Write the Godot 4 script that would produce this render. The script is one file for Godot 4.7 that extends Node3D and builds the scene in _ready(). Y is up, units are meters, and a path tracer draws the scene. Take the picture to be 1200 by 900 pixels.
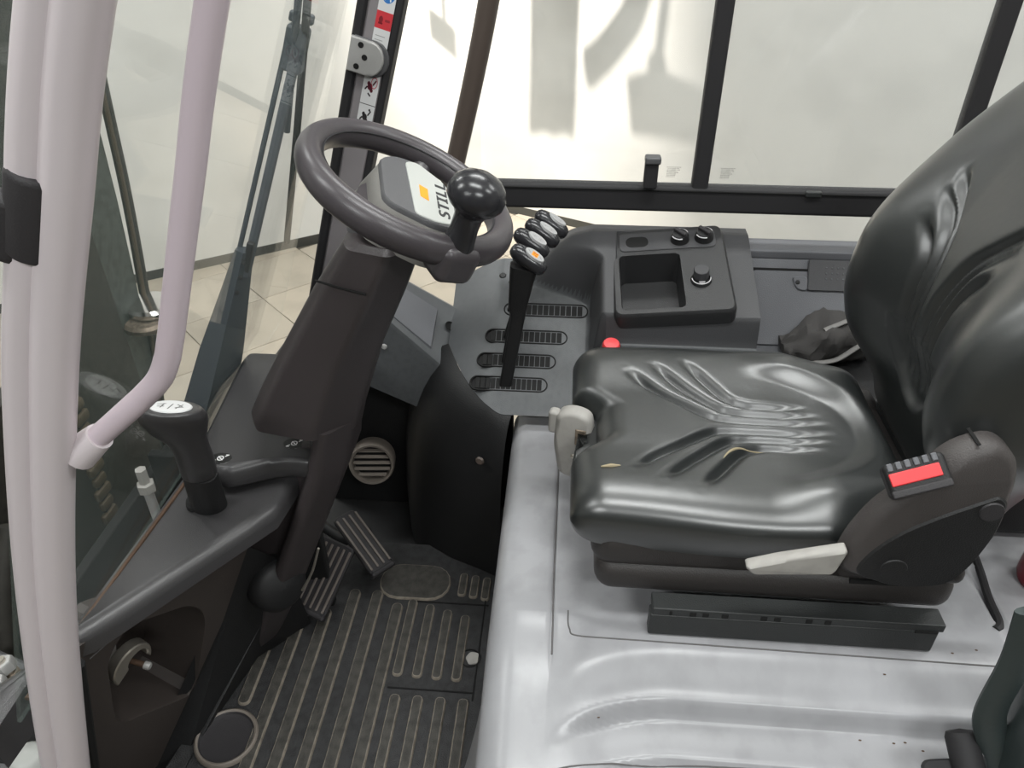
extends Node3D

# ---------------------------------------------------------------- geometry kit
class Geo:
	var v := PackedVector3Array()
	var t := PackedInt32Array()
	var c := PackedColorArray()
	var uv := PackedVector2Array()
	func tri(a: int, b: int, d: int) -> void:
		t.append(a); t.append(b); t.append(d)
	func quad(a: int, b: int, d: int, e: int) -> void:
		tri(a, b, d); tri(a, d, e)
	func add(g: Geo, x := Transform3D.IDENTITY) -> Geo:
		var o := v.size()
		for p in g.v:
			v.append(x * p)
		for i in g.t:
			t.append(i + o)
		for k in g.c:
			c.append(k)
		for k in g.uv:
			uv.append(k)
		return self

func V(x: float, y: float, z: float) -> Vector3:
	return Vector3(x, y, z)

func at(x: float, y: float, z: float, b := Basis.IDENTITY) -> Transform3D:
	return Transform3D(b, Vector3(x, y, z))

func frame(o: Vector3, bx: Vector3, by: Vector3, bz: Vector3) -> Transform3D:
	return Transform3D(Basis(bx.normalized(), by.normalized(), bz.normalized()), o)

# an orientation whose y axis runs along «d»
func along(o: Vector3, d: Vector3, hint := Vector3(0, 0, 1)) -> Transform3D:
	var y := d.normalized()
	var h := hint
	if absf(y.dot(h.normalized())) > 0.95:
		h = Vector3(1, 0, 0)
	var x := y.cross(h).normalized()
	return Transform3D(Basis(x, y, x.cross(y)), o)

func build_mesh(g: Geo, crease: float) -> ArrayMesh:
	var nt := g.t.size() / 3
	var fnorm := PackedVector3Array()
	fnorm.resize(nt)
	for i in nt:
		var a := g.v[g.t[i * 3]]
		fnorm[i] = (g.v[g.t[i * 3 + 1]] - a).cross(g.v[g.t[i * 3 + 2]] - a)
	var arr := []
	arr.resize(Mesh.ARRAY_MAX)
	var has_c := g.c.size() == g.v.size() and g.c.size() > 0
	var has_u := g.uv.size() == g.v.size() and g.uv.size() > 0
	if crease >= 179.0:
		var nn := PackedVector3Array()
		nn.resize(g.v.size())
		for i in nt:
			for k in 3:
				var id := g.t[i * 3 + k]
				nn[id] = nn[id] + fnorm[i]
		for i in nn.size():
			nn[i] = nn[i].normalized()
		var ti := PackedInt32Array()
		ti.resize(nt * 3)
		for i in nt:
			ti[i * 3] = g.t[i * 3]; ti[i * 3 + 1] = g.t[i * 3 + 2]; ti[i * 3 + 2] = g.t[i * 3 + 1]
		arr[Mesh.ARRAY_VERTEX] = g.v
		arr[Mesh.ARRAY_NORMAL] = nn
		arr[Mesh.ARRAY_INDEX] = ti
		if has_c: arr[Mesh.ARRAY_COLOR] = g.c
		if has_u: arr[Mesh.ARRAY_TEX_UV] = g.uv
	else:
		var cc := cos(deg_to_rad(crease))
		var weld := {}
		var wid := PackedInt32Array()
		wid.resize(g.v.size())
		var faces: Array = []
		for i in g.v.size():
			var key := Vector3i((g.v[i] * 20000.0).round())
			if not weld.has(key):
				weld[key] = faces.size()
				faces.append(PackedInt32Array())
			wid[i] = weld[key]
		var unit := PackedVector3Array()
		unit.resize(nt)
		for i in nt:
			unit[i] = fnorm[i].normalized()
			for k in 3:
				faces[wid[g.t[i * 3 + k]]].append(i)
		var vo := PackedVector3Array(); var no := PackedVector3Array()
		var co := PackedColorArray(); var uo := PackedVector2Array()
		for i in nt:
			if fnorm[i].length_squared() < 1e-22:
				continue
			for k in [0, 2, 1]:
				var id: int = g.t[i * 3 + k]
				var s := Vector3.ZERO
				for f in faces[wid[id]]:
					if unit[f].dot(unit[i]) > cc:
						s += fnorm[f]
				vo.append(g.v[id])
				no.append(s.normalized() if s.length_squared() > 0.0 else unit[i])
				if has_c: co.append(g.c[id])
				if has_u: uo.append(g.uv[id])
		arr[Mesh.ARRAY_VERTEX] = vo
		arr[Mesh.ARRAY_NORMAL] = no
		if has_c: arr[Mesh.ARRAY_COLOR] = co
		if has_u: arr[Mesh.ARRAY_TEX_UV] = uo
	var m := ArrayMesh.new()
	m.add_surface_from_arrays(Mesh.PRIMITIVE_TRIANGLES, arr)
	return m

# rings of equal point counts joined into a skin
func loft(rings: Array, closed := true, cap0 := true, cap1 := true) -> Geo:
	var g := Geo.new()
	var n: int = rings[0].size()
	for r in rings:
		for p in r:
			g.v.append(p)
	var m := n if closed else n - 1
	for i in rings.size() - 1:
		for j in m:
			var k := (j + 1) % n
			g.quad(i * n + j, i * n + k, (i + 1) * n + k, (i + 1) * n + j)
	for e in 2:
		if (e == 0 and not cap0) or (e == 1 and not cap1):
			continue
		var off := 0 if e == 0 else (rings.size() - 1) * n
		var ce := Vector3.ZERO
		for j in n:
			ce += g.v[off + j]
		var ci := g.v.size()
		g.v.append(ce / n)
		for j in n:
			var k := (j + 1) % n
			if e == 0: g.tri(off + k, off + j, ci)
			else: g.tri(off + j, off + k, ci)
	return g

# box with rounded edges, centred
func rbox(sx: float, sy: float, sz: float, r := 0.004, ns := 2) -> Geo:
	var h := Vector3(sx, sy, sz) * 0.5
	r = minf(r, minf(h.x, minf(h.y, h.z)) * 0.98)
	var inner := h - Vector3(r, r, r)
	var lists := []
	for a in 3:
		var l := []
		for i in range(ns, 0, -1):
			l.append(-inner[a] - r * tan(PI / 4 * i / ns))
		l.append(-inner[a]); l.append(inner[a])
		for i in range(1, ns + 1):
			l.append(inner[a] + r * tan(PI / 4 * i / ns))
		lists.append(l)
	var g := Geo.new()
	for a in 3:
		var b := (a + 1) % 3
		var d := (a + 2) % 3
		for s in [-1.0, 1.0]:
			var o := g.v.size()
			var nb: int = lists[b].size()
			var nd: int = lists[d].size()
			for i in nb:
				for j in nd:
					var p := Vector3.ZERO
					p[a] = s * h[a]; p[b] = lists[b][i]; p[d] = lists[d][j]
					var q := p.clamp(-inner, inner)
					g.v.append(q + (p - q).normalized() * r)
			for i in nb - 1:
				for j in nd - 1:
					var k := o + i * nd + j
					if s > 0: g.quad(k, k + nd, k + nd + 1, k + 1)
					else: g.quad(k, k + 1, k + nd + 1, k + nd)
	return g

func catmull(pts: Array, n: int) -> Array:
	var out := []
	for i in pts.size() - 1:
		var p0 = pts[maxi(i - 1, 0)]
		var p1 = pts[i]
		var p2 = pts[i + 1]
		var p3 = pts[mini(i + 2, pts.size() - 1)]
		for k in n:
			var t := float(k) / n
			out.append(0.5 * ((2.0 * p1) + (p2 - p0) * t + (2.0 * p0 - 5.0 * p1 + 4.0 * p2 - p3) * t * t + (3.0 * p1 - p0 - 3.0 * p2 + p3) * t * t * t))
	out.append(pts[-1])
	return out

# round bar along a path; radius may be a number or an array; «flat» squeezes the section along the hint axis
func tube(pts: Array, radius, sides := 14, hint := Vector3(0, 0, 1), flat := 1.0, round_ends := false) -> Geo:
	var rings := []
	var n := pts.size()
	var tan0: Vector3 = (pts[1] - pts[0]).normalized()
	var u := hint - tan0 * hint.dot(tan0)
	if u.length() < 0.05:
		u = Vector3(1, 0, 0) - tan0 * tan0.x
	u = u.normalized()
	var last := tan0
	for i in n:
		var tn: Vector3 = (pts[mini(i + 1, n - 1)] - pts[maxi(i - 1, 0)]).normalized()
		u = (Quaternion(last, tn) * u) if last.dot(tn) < 0.99999 else u
		u = (u - tn * u.dot(tn)).normalized()
		last = tn
		var w := tn.cross(u)
		var r: float = radius[i] if radius is Array else radius
		var ends := []
		if round_ends and i == 0:
			ends = [[-1.0, 0.15], [-0.8, 0.6], [-0.4, 0.9]]
		for e in ends:
			var ring := PackedVector3Array()
			for k in sides:
				var a := TAU * k / sides
				ring.append(pts[i] + tn * r * e[0] + (u * cos(a) * flat + w * sin(a)) * r * e[1])
			rings.append(ring)
		var ring2 := PackedVector3Array()
		for k in sides:
			var a := TAU * k / sides
			ring2.append(pts[i] + (u * cos(a) * flat + w * sin(a)) * r)
		rings.append(ring2)
		if round_ends and i == n - 1:
			for e in [[0.4, 0.9], [0.8, 0.6], [1.0, 0.15]]:
				var ring := PackedVector3Array()
				for k in sides:
					var a := TAU * k / sides
					ring.append(pts[i] + tn * r * e[0] + (u * cos(a) * flat + w * sin(a)) * r * e[1])
				rings.append(ring)
	return loft(rings)

# profile of [radius, height] turned about y
func lathe(profile: Array, segs := 28, sx := 1.0, sz := 1.0) -> Geo:
	var rings := []
	for p in profile:
		var ring := PackedVector3Array()
		for k in segs:
			var a := TAU * k / segs
			ring.append(Vector3(cos(a) * p[0] * sx, p[1], -sin(a) * p[0] * sz))
		rings.append(ring)
	return loft(rings, true, profile[0][0] < 0.002, profile[-1][0] < 0.002)

func rr(cx: float, cy: float, w: float, h: float, r: float, n := 6) -> PackedVector2Array:
	var out := PackedVector2Array()
	r = minf(r, minf(w, h) * 0.499)
	var cs := [[1, 1, 0.0], [-1, 1, PI / 2], [-1, -1, PI], [1, -1, PI * 1.5]]
	for q in cs:
		for i in n + 1:
			var a: float = q[2] + PI / 2 * i / n
			out.append(Vector2(cx + q[0] * (w / 2 - r) + cos(a) * r, cy + q[1] * (h / 2 - r) + sin(a) * r))
	return out

func round_poly(pts: Array, r: float, n := 4) -> PackedVector2Array:
	var out := PackedVector2Array()
	var m := pts.size()
	for i in m:
		var p: Vector2 = pts[i]
		var a: Vector2 = pts[(i + m - 1) % m] - p
		var b: Vector2 = pts[(i + 1) % m] - p
		var d := minf(r, minf(a.length(), b.length()) * 0.45)
		var pa := p + a.normalized() * d
		var pb := p + b.normalized() * d
		for k in n + 1:
			var t := float(k) / n
			out.append(pa * (1 - t) * (1 - t) + p * 2 * t * (1 - t) + pb * t * t)
	return out

func signed_area(p: PackedVector2Array) -> float:
	var s := 0.0
	for i in p.size():
		s += p[i].cross(p[(i + 1) % p.size()])
	return s * 0.5

func inset(poly: PackedVector2Array, d: float) -> PackedVector2Array:
	var out := PackedVector2Array()
	var n := poly.size()
	for i in n:
		var e0 := (poly[i] - poly[(i + n - 1) % n]).normalized()
		var e1 := (poly[(i + 1) % n] - poly[i]).normalized()
		var n0 := Vector2(-e0.y, e0.x)
		var n1 := Vector2(-e1.y, e1.x)
		var m := n0 + n1
		if m.length() < 0.2:
			m = n0
		m = m.normalized()
		out.append(poly[i] + m * d / maxf(0.4, m.dot(n0)))
	return out

# polygon in x,y pushed from z0 to z1, bevelled on both faces
func extrude(poly_in: PackedVector2Array, z0: float, z1: float, bev := 0.002) -> Geo:
	var poly := poly_in.duplicate()
	if signed_area(poly) < 0:
		poly.reverse()
	var n := poly.size()
	var ins := inset(poly, bev)
	var g := Geo.new()
	var levels := [[ins, z0], [poly, z0 + bev], [poly, z1 - bev], [ins, z1]]
	for l in levels:
		for p in l[0]:
			g.v.append(Vector3(p.x, p.y, l[1]))
	for i in 3:
		for j in n:
			var k := (j + 1) % n
			g.quad(i * n + j, i * n + k, (i + 1) * n + k, (i + 1) * n + j)
	var tr := Geometry2D.triangulate_polygon(ins)
	if tr.is_empty():
		tr = Geometry2D.triangulate_polygon(poly)
	for i in range(0, tr.size(), 3):
		var a := tr[i]; var b := tr[i + 1]; var d := tr[i + 2]
		if (ins[b] - ins[a]).cross(ins[d] - ins[a]) < 0:
			var q := b; b = d; d = q
		g.tri(3 * n + a, 3 * n + b, 3 * n + d)
		g.tri(a, d, b)
	return g

func loop3(poly: PackedVector2Array, f: Transform3D, z: float) -> PackedVector3Array:
	var out := PackedVector3Array()
	for p in poly:
		out.append(f * Vector3(p.x, p.y, z))
	return out

# a surface given by a function over a grid, with a skirt so that it has thickness
func sheet(fn: Callable, nu: int, nv: int) -> Geo:
	var g := Geo.new()
	for j in nv + 1:
		for i in nu + 1:
			g.v.append(fn.call(float(i) / nu, float(j) / nv))
	for j in nv:
		for i in nu:
			var a := j * (nu + 1) + i
			g.quad(a, a + 1, a + nu + 2, a + nu + 1)
	return g

func ray_cast_poly(poly: PackedVector2Array, c: Vector2, d: Vector2) -> Vector2:
	var best := c
	var bt := -1.0
	for i in poly.size():
		var a := poly[i]
		var b := poly[(i + 1) % poly.size()]
		var e := b - a
		var den := d.cross(e)
		if absf(den) < 1e-12:
			continue
		var t := (a - c).cross(e) / den
		var s := (a - c).cross(d) / den
		if t > 0 and s >= -1e-6 and s <= 1.000001 and t > bt:
			bt = t
			best = c + d * t
	return best

# the same rays cast on several star-shaped loops, corners of the first one kept
func matched(loops: Array, c: Vector2, n := 72) -> Array:
	var angs := []
	for i in n:
		angs.append(TAU * i / n - PI)
	for p in loops[0]:
		angs.append((p - c).angle())
	angs.sort()
	var out := []
	for l in loops:
		var o := PackedVector2Array()
		for a in angs:
			o.append(ray_cast_poly(l, c, Vector2(cos(a), sin(a))))
		out.append(o)
	return out

# ---------------------------------------------------------------- nodes
var taken := {}

func numbered(called: String) -> String:
	var k: int = taken.get(called, 0)
	taken[called] = k + 1
	return called if k == 0 else "%s_%03d" % [called, k]

func child_name(parent: Node, called: String) -> String:
	var k := 0
	var nm := called
	while parent.has_node(NodePath(nm)):
		k += 1
		nm = "%s_%03d" % [called, k]
	return nm

func tag(o: Node3D, label: String, category: String, group := "", kind := "") -> Node3D:
	o.set_meta("label", label)
	if category: o.set_meta("category", category)
	if group: o.set_meta("group", group)
	if kind: o.set_meta("kind", kind)
	return o

func thing(called: String, label: String, category: String, group := "", x := Transform3D.IDENTITY) -> Node3D:
	var o := Node3D.new()
	o.name = numbered(called)
	o.transform = x
	add_child(o, true)
	return tag(o, label, category, group)

func part(called: String, g: Geo, m: Material, parent: Node3D = null, crease := 40.0, x := Transform3D.IDENTITY) -> MeshInstance3D:
	return put(called, build_mesh(g, crease), m, parent, x)

func put(called: String, mesh: Mesh, m: Material, parent: Node3D = null, x := Transform3D.IDENTITY) -> MeshInstance3D:
	var o := MeshInstance3D.new()
	o.mesh = mesh
	o.material_override = m
	o.transform = x
	o.cast_shadow = GeometryInstance3D.SHADOW_CASTING_SETTING_ON
	if parent == null:
		o.name = numbered(called)
		add_child(o, true)
	else:
		o.name = child_name(parent, called)
		parent.add_child(o, true)
	return o

func struct(called: String, g: Geo, m: Material, label: String, crease := 40.0) -> MeshInstance3D:
	var o := part(called, g, m, null, crease)
	o.set_meta("kind", "structure")
	o.set_meta("label", label)
	return o

func lettering(parent: Node3D, text: String, size: float, m: Material, x: Transform3D, bold := true, italic := false) -> void:
	var t := TextMesh.new()
	var f := SystemFont.new()
	f.font_names = PackedStringArray(["Droid Sans"])
	f.font_weight = 700 if bold else 400
	f.font_italic = italic
	t.font = f
	t.text = text
	t.font_size = 48
	t.pixel_size = size / 48.0
	t.depth = 0.0006
	put("lettering", t, m, parent, x)

# ---------------------------------------------------------------- materials
var M := {}
var grain: NoiseTexture2D
var fine: NoiseTexture2D
var dirt: NoiseTexture2D
var blotch: NoiseTexture2D

func noise_tex(freq: float, octaves: int, seed_: int, ramp: Gradient, normal := false, strength := 4.0) -> NoiseTexture2D:
	var n := FastNoiseLite.new()
	n.seed = seed_
	n.frequency = freq
	n.noise_type = FastNoiseLite.TYPE_SIMPLEX_SMOOTH
	n.fractal_octaves = octaves
	var t := NoiseTexture2D.new()
	t.width = 512
	t.height = 512
	t.seamless = true
	t.noise = n
	if ramp: t.color_ramp = ramp
	if normal:
		t.as_normal_map = true
		t.bump_strength = strength
	return t

func ramp(stops: Array) -> Gradient:
	var g := Gradient.new()
	var o := PackedFloat32Array()
	var c := PackedColorArray()
	for s in stops:
		o.append(s[0]); c.append(s[1])
	g.offsets = o
	g.colors = c
	return g

func grey(r: float, g := -1.0, b := -1.0) -> Color:
	if g < 0: return Color(r / 255.0, r / 255.0, r / 255.0)
	return Color(r / 255.0, g / 255.0, b / 255.0)

func mat(called: String, col: Color, rough: float, metal := 0.0, nrm: Texture2D = null, nscale := 0.5, nfreq := 6.0, alb: Texture2D = null, afreq := 1.0) -> StandardMaterial3D:
	var m := StandardMaterial3D.new()
	m.resource_name = called
	m.albedo_color = col
	m.roughness = rough
	m.metallic = metal
	if nrm:
		m.normal_enabled = true
		m.normal_texture = nrm
		m.normal_scale = nscale
		m.uv1_triplanar = true
		m.uv1_scale = Vector3.ONE * nfreq
	if alb:
		m.albedo_texture = alb
		m.uv1_triplanar = true
		m.uv1_scale = Vector3.ONE * (nfreq if nrm else afreq)
	M[called] = m
	return m

func make_materials() -> void:
	grain = noise_tex(0.09, 3, 3, null, true, 6.0)
	fine = noise_tex(0.02, 4, 5, null, true, 3.0)
	dirt = noise_tex(0.010, 5, 11, ramp([[0.0, grey(236)], [0.35, grey(246)], [0.55, grey(254)], [1.0, grey(255)]]))
	blotch = noise_tex(0.012, 4, 21, ramp([[0.0, grey(170)], [0.5, grey(225)], [1.0, grey(255)]]))
	mat("wall_panel", grey(222, 222, 218), 0.28, 0.0, null, 0, 0, dirt, 0.35)
	mat("room_paint", grey(205, 203, 198), 0.8)
	mat("back_paint", grey(120, 120, 118), 0.8)
	mat("gap_shade", grey(62, 62, 58), 0.7)  # shade of the gap under the wall panels, as a colour
	mat("ceiling_paint", grey(226, 226, 224), 0.9)
	mat("tile_a", grey(186, 176, 160), 0.38, 0.0, null, 0, 0, dirt, 0.8)
	mat("tile_b", grey(180, 171, 156), 0.42, 0.0, null, 0, 0, dirt, 0.7)
	mat("tile_c", grey(190, 181, 166), 0.36, 0.0, null, 0, 0, dirt, 0.9)
	mat("grout", grey(96, 90, 80), 0.9)
	mat("black_plastic", grey(46, 46, 47), 0.46, 0.0, grain, 0.35, 9.0)
	mat("column_plastic", grey(58, 53, 54), 0.4, 0.0, grain, 0.25, 12.0)
	mat("cowl_plastic", grey(60, 59, 60), 0.34, 0.0, grain, 0.2, 12.0)
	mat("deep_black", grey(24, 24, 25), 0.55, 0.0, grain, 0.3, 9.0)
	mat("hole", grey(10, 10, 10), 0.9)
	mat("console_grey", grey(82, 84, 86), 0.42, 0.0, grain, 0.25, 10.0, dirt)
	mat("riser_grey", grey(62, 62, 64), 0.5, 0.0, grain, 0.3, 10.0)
	mat("panel_grey", grey(96, 97, 101), 0.55, 0.0, grain, 0.25, 8.0)
	mat("dash_brown", grey(64, 58, 55), 0.45, 0.0, grain, 0.3, 10.0)
	mat("seat_vinyl", grey(31, 34, 34), 0.36, 0.0, fine, 0.12, 7.0)
	M.seat_vinyl.metallic_specular = 0.7
	M.seat_vinyl.clearcoat_enabled = true
	M.seat_vinyl.clearcoat = 0.7
	M.seat_vinyl.clearcoat_roughness = 0.34
	mat("seat_shell", grey(47, 44, 43), 0.5, 0.0, grain, 0.3, 10.0)
	mat("fold_black", grey(17, 17, 17), 0.85)
	mat("foam", grey(150, 138, 112), 0.9)
	mat("housing_grey", grey(66, 62, 61), 0.5, 0.0, grain, 0.3, 10.0)
	mat("hood_paint", grey(154, 154, 157), 0.3, 0.0, fine, 0.05, 3.0, dirt)
	mat("lever_grey", grey(158, 155, 150), 0.5, 0.0, null, 0, 0, dirt, 6.0)
	mat("pillar_paint", grey(208, 199, 202), 0.3, 0.0, fine, 0.06, 6.0)
	mat("rail_paint", grey(206, 192, 200), 0.3, 0.0, fine, 0.06, 6.0)
	mat("post_paint", grey(136, 131, 133), 0.45)
	mat("rubber", grey(46, 44, 46), 0.6, 0.0, grain, 0.2, 10.0)
	mat("gasket", grey(34, 33, 35), 0.7)
	mat("mat_rubber", grey(50, 50, 51), 0.62, 0.0, grain, 0.5, 7.0, blotch)
	mat("mat_rib", Color.WHITE, 0.62, 0.0, grain, 0.5, 7.0, blotch)
	M.mat_rib.vertex_color_use_as_albedo = true
	mat("wheel_rim", grey(68, 64, 67), 0.33, 0.0, grain, 0.12, 12.0)
	mat("gloss_black", grey(40, 40, 43), 0.24)
	mat("hub_grey", grey(84, 84, 86), 0.5, 0.0, grain, 0.3, 12.0)
	mat("hub_light", grey(132, 130, 126), 0.55, 0.0, grain, 0.2, 12.0)
	mat("badge_white", grey(178, 180, 176), 0.4)
	mat("label_white", grey(206, 204, 206), 0.45)
	mat("print_black", grey(40, 40, 42), 0.6)
	mat("orange", grey(240, 150, 28), 0.5)
	mat("red_plastic", grey(226, 62, 66), 0.4)
	mat("dark_red", grey(122, 18, 34), 0.3)
	mat("steel", grey(190, 184, 174), 0.32, 0.85, fine, 0.1, 8.0)
	mat("zinc", grey(176, 175, 173), 0.5, 0.35, grain, 0.3, 12.0)
	mat("old_steel", grey(150, 136, 120), 0.5, 0.6, fine, 0.3, 12.0, blotch)
	mat("rusty", grey(78, 58, 44), 0.8)
	mat("chrome", grey(225, 222, 220), 0.12, 1.0)
	mat("mast_steel", grey(74, 80, 76), 0.55, 0.2, fine, 0.2, 5.0, blotch)
	mat("mast_dark", grey(50, 48, 43), 0.6, 0.1, fine, 0.3, 6.0, blotch)
	mat("chain_brown", grey(86, 74, 58), 0.6, 0.3)
	mat("wiper_grey", grey(66, 72, 78), 0.45)
	mat("tread_metal", grey(120, 112, 106), 0.5, 0.3, grain, 0.4, 12.0)
	mat("cloth", grey(58, 56, 55), 0.9, 0.0, grain, 0.8, 16.0)
	mat("cloth_trim", grey(112, 110, 108), 0.7)
	mat("bronze", grey(84, 74, 68), 0.42, 0.1)
	mat("vent_ring", grey(120, 112, 104), 0.5)
	mat("green_black", grey(52, 60, 60), 0.4, 0.0, fine, 0.2, 6.0)
	mat("seam", grey(92, 90, 90), 0.8)
	mat("rail_black", grey(44, 46, 46), 0.5, 0.0, grain, 0.2, 8.0)
	var g := mat("glass_tint", Color(0.80, 0.90, 0.86, 0.04), 0.02)
	g.metallic_specular = 0.3
	g.transparency = BaseMaterial3D.TRANSPARENCY_ALPHA
	g = mat("glass_clear", Color(0.95, 0.97, 0.96, 0.04), 0.02)
	g.transparency = BaseMaterial3D.TRANSPARENCY_ALPHA
	g = mat("lamp_glow", Color(1, 1, 1), 0.5)
	g.emission_enabled = true
	g.emission = Color(1.0, 0.97, 0.92)
	g.emission_energy_multiplier = 3.0

# ---------------------------------------------------------------- pictures for printed labels
func disc_px(im: Image, cx: float, cy: float, r: float, c: Color) -> void:
	for y in range(maxi(0, int(cy - r)), mini(im.get_height(), int(cy + r) + 1)):
		for x in range(maxi(0, int(cx - r)), mini(im.get_width(), int(cx + r) + 1)):
			if Vector2(x + 0.5 - cx, y + 0.5 - cy).length() <= r:
				im.set_pixel(x, y, c)

func stroke_px(im: Image, a: Vector2, b: Vector2, r: float, c: Color) -> void:
	var n := int(a.distance_to(b)) + 1
	for i in n + 1:
		var p := a.lerp(b, float(i) / n)
		disc_px(im, p.x, p.y, r, c)

func print_mat(called: String, im: Image, rough := 0.45) -> StandardMaterial3D:
	var m := StandardMaterial3D.new()
	m.resource_name = called
	m.albedo_texture = ImageTexture.create_from_image(im)
	m.roughness = rough
	M[called] = m
	return m

# a thin printed plate: corners a (top left), b (top right), c (bottom right), d (bottom left)
func plate(a: Vector3, b: Vector3, c: Vector3, d: Vector3, th := 0.0008) -> Geo:
	var g := Geo.new()
	var n := (c - a).cross(b - a).normalized()
	if n.dot(Vector3(-0.251, 1.85, 0.926) - a) < 0: n = -n
	for p in [a, b, c, d]:
		g.v.append(p + n * th)
	g.uv.append_array(PackedVector2Array([Vector2(0, 0), Vector2(1, 0), Vector2(1, 1), Vector2(0, 1)]))
	g.quad(0, 3, 2, 1)
	var o := [a, b, c, d]
	for i in 4:
		var j := (i + 1) % 4
		var k := g.v.size()
		g.v.append_array(PackedVector3Array([o[i] + n * th, o[j] + n * th, o[j], o[i]]))
		for q in 4: g.uv.append(Vector2(0.02, 0.02))
		g.quad(k, k + 3, k + 2, k + 1)
	return g

func symbol_image() -> Image:   # two arrows round a ring, white on black
	var im := Image.create(96, 64, false, Image.FORMAT_RGB8)
	im.fill(grey(22))
	var w := grey(214)
	for i in 40:
		var a := TAU * i / 40
		disc_px(im, 48 + cos(a) * 12, 32 + sin(a) * 12, 2.6, w)
	disc_px(im, 48, 32, 4, w)
	stroke_px(im, Vector2(30, 44), Vector2(20, 52), 3, w)
	stroke_px(im, Vector2(66, 20), Vector2(76, 12), 3, w)
	stroke_px(im, Vector2(76, 12), Vector2(66, 11), 2.4, w)
	stroke_px(im, Vector2(20, 52), Vector2(30, 53), 2.4, w)
	stroke_px(im, Vector2(36, 22), Vector2(60, 42), 2.0, w)
	return im

func lever_label_image(kind: int) -> Image:
	var im := Image.create(96, 64, false, Image.FORMAT_RGB8)
	im.fill(grey(206) if kind == 4 else grey(170))
	var k := grey(70)
	if kind == 0:
		im.fill_rect(Rect2i(34, 14, 30, 36), grey(246, 150, 30))
		for r in [[40, 20, 8, 8], [51, 20, 8, 8], [40, 34, 8, 4], [51, 36, 8, 8]]:
			im.fill_rect(Rect2i(r[0], r[1], r[2], r[3]), grey(160, 84, 20))
		stroke_px(im, Vector2(12, 28), Vector2(26, 40), 1.2, k)
		stroke_px(im, Vector2(72, 24), Vector2(84, 38), 1.2, k)
	elif kind == 4:
		for s in [[14, 30, 30, 22], [20, 40, 34, 36], [26, 22, 30, 44], [58, 20, 74, 28], [62, 36, 78, 30], [70, 18, 66, 42], [46, 20, 50, 46]]:
			stroke_px(im, Vector2(s[0], s[1]), Vector2(s[2], s[3]), 1.5, k)
	else:
		for s in [[20, 32, 40, 32], [30, 24, 30, 42], [54, 26, 76, 26], [54, 38, 76, 38], [64, 22, 64, 44]]:
			stroke_px(im, Vector2(s[0], s[1] + kind), Vector2(s[2], s[3] - kind), 1.2, grey(128))
	return im

func upper_sticker_image() -> Image:   # blue mandatory disc, red band
	var im := Image.create(96, 288, false, Image.FORMAT_RGB8)
	im.fill(grey(218))
	var b := grey(52, 118, 190)
	disc_px(im, 50, 76, 46, b)
	disc_px(im, 50, 40, 40, b)
	im.fill_rect(Rect2i(8, 74, 84, 10), grey(218))
	stroke_px(im, Vector2(24, 60), Vector2(50, 50), 5, grey(235))
	stroke_px(im, Vector2(44, 36), Vector2(60, 62), 5, grey(235))
	disc_px(im, 58, 28, 8, grey(235))
	stroke_px(im, Vector2(22, 98), Vector2(74, 98), 5, grey(235))
	stroke_px(im, Vector2(34, 88), Vector2(34, 110), 4, grey(235))
	stroke_px(im, Vector2(58, 88), Vector2(66, 112), 4, grey(235))
	im.fill_rect(Rect2i(0, 150, 96, 58), grey(206, 58, 66))
	disc_px(im, 30, 178, 12, grey(132, 30, 40))
	stroke_px(im, Vector2(20, 190), Vector2(40, 190), 3, grey(120, 20, 30))
	stroke_px(im, Vector2(58, 178), Vector2(80, 178), 4, grey(150, 44, 52))
	stroke_px(im, Vector2(14, 232), Vector2(70, 232), 1.5, grey(140))
	stroke_px(im, Vector2(14, 246), Vector2(60, 246), 1.5, grey(140))
	return im

func lower_sticker_image() -> Image:   # two warning pictograms
	var im := Image.create(96, 320, false, Image.FORMAT_RGB8)
	im.fill(grey(214))
	var k := grey(44, 40, 42)
	im.fill_rect(Rect2i(0, 28, 96, 3), k)
	im.fill_rect(Rect2i(0, 184, 96, 3), k)
	im.fill_rect(Rect2i(0, 308, 96, 3), k)
	stroke_px(im, Vector2(54, 12), Vector2(84, 16), 4, k)
	for y in [104, 244]:
		var body := grey(86, 24, 40) if y == 104 else k
		disc_px(im, 44, y, 15, body)
		stroke_px(im, Vector2(34, y - 14), Vector2(56, y + 16), 9, body)
		stroke_px(im, Vector2(18, y + 14), Vector2(26, y + 4), 4, k)
		stroke_px(im, Vector2(40, y + 32), Vector2(52, y + 40), 4, k)
		stroke_px(im, Vector2(62, y - 12), Vector2(74, y - 30), 4, body)
	for i in 30:
		var a := TAU * i / 30
		disc_px(im, 66 + cos(a) * 18, 84 + sin(a) * 24, 2.2, grey(186, 44, 70))
	disc_px(im, 66, 208, 6, k)
	return im

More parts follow.
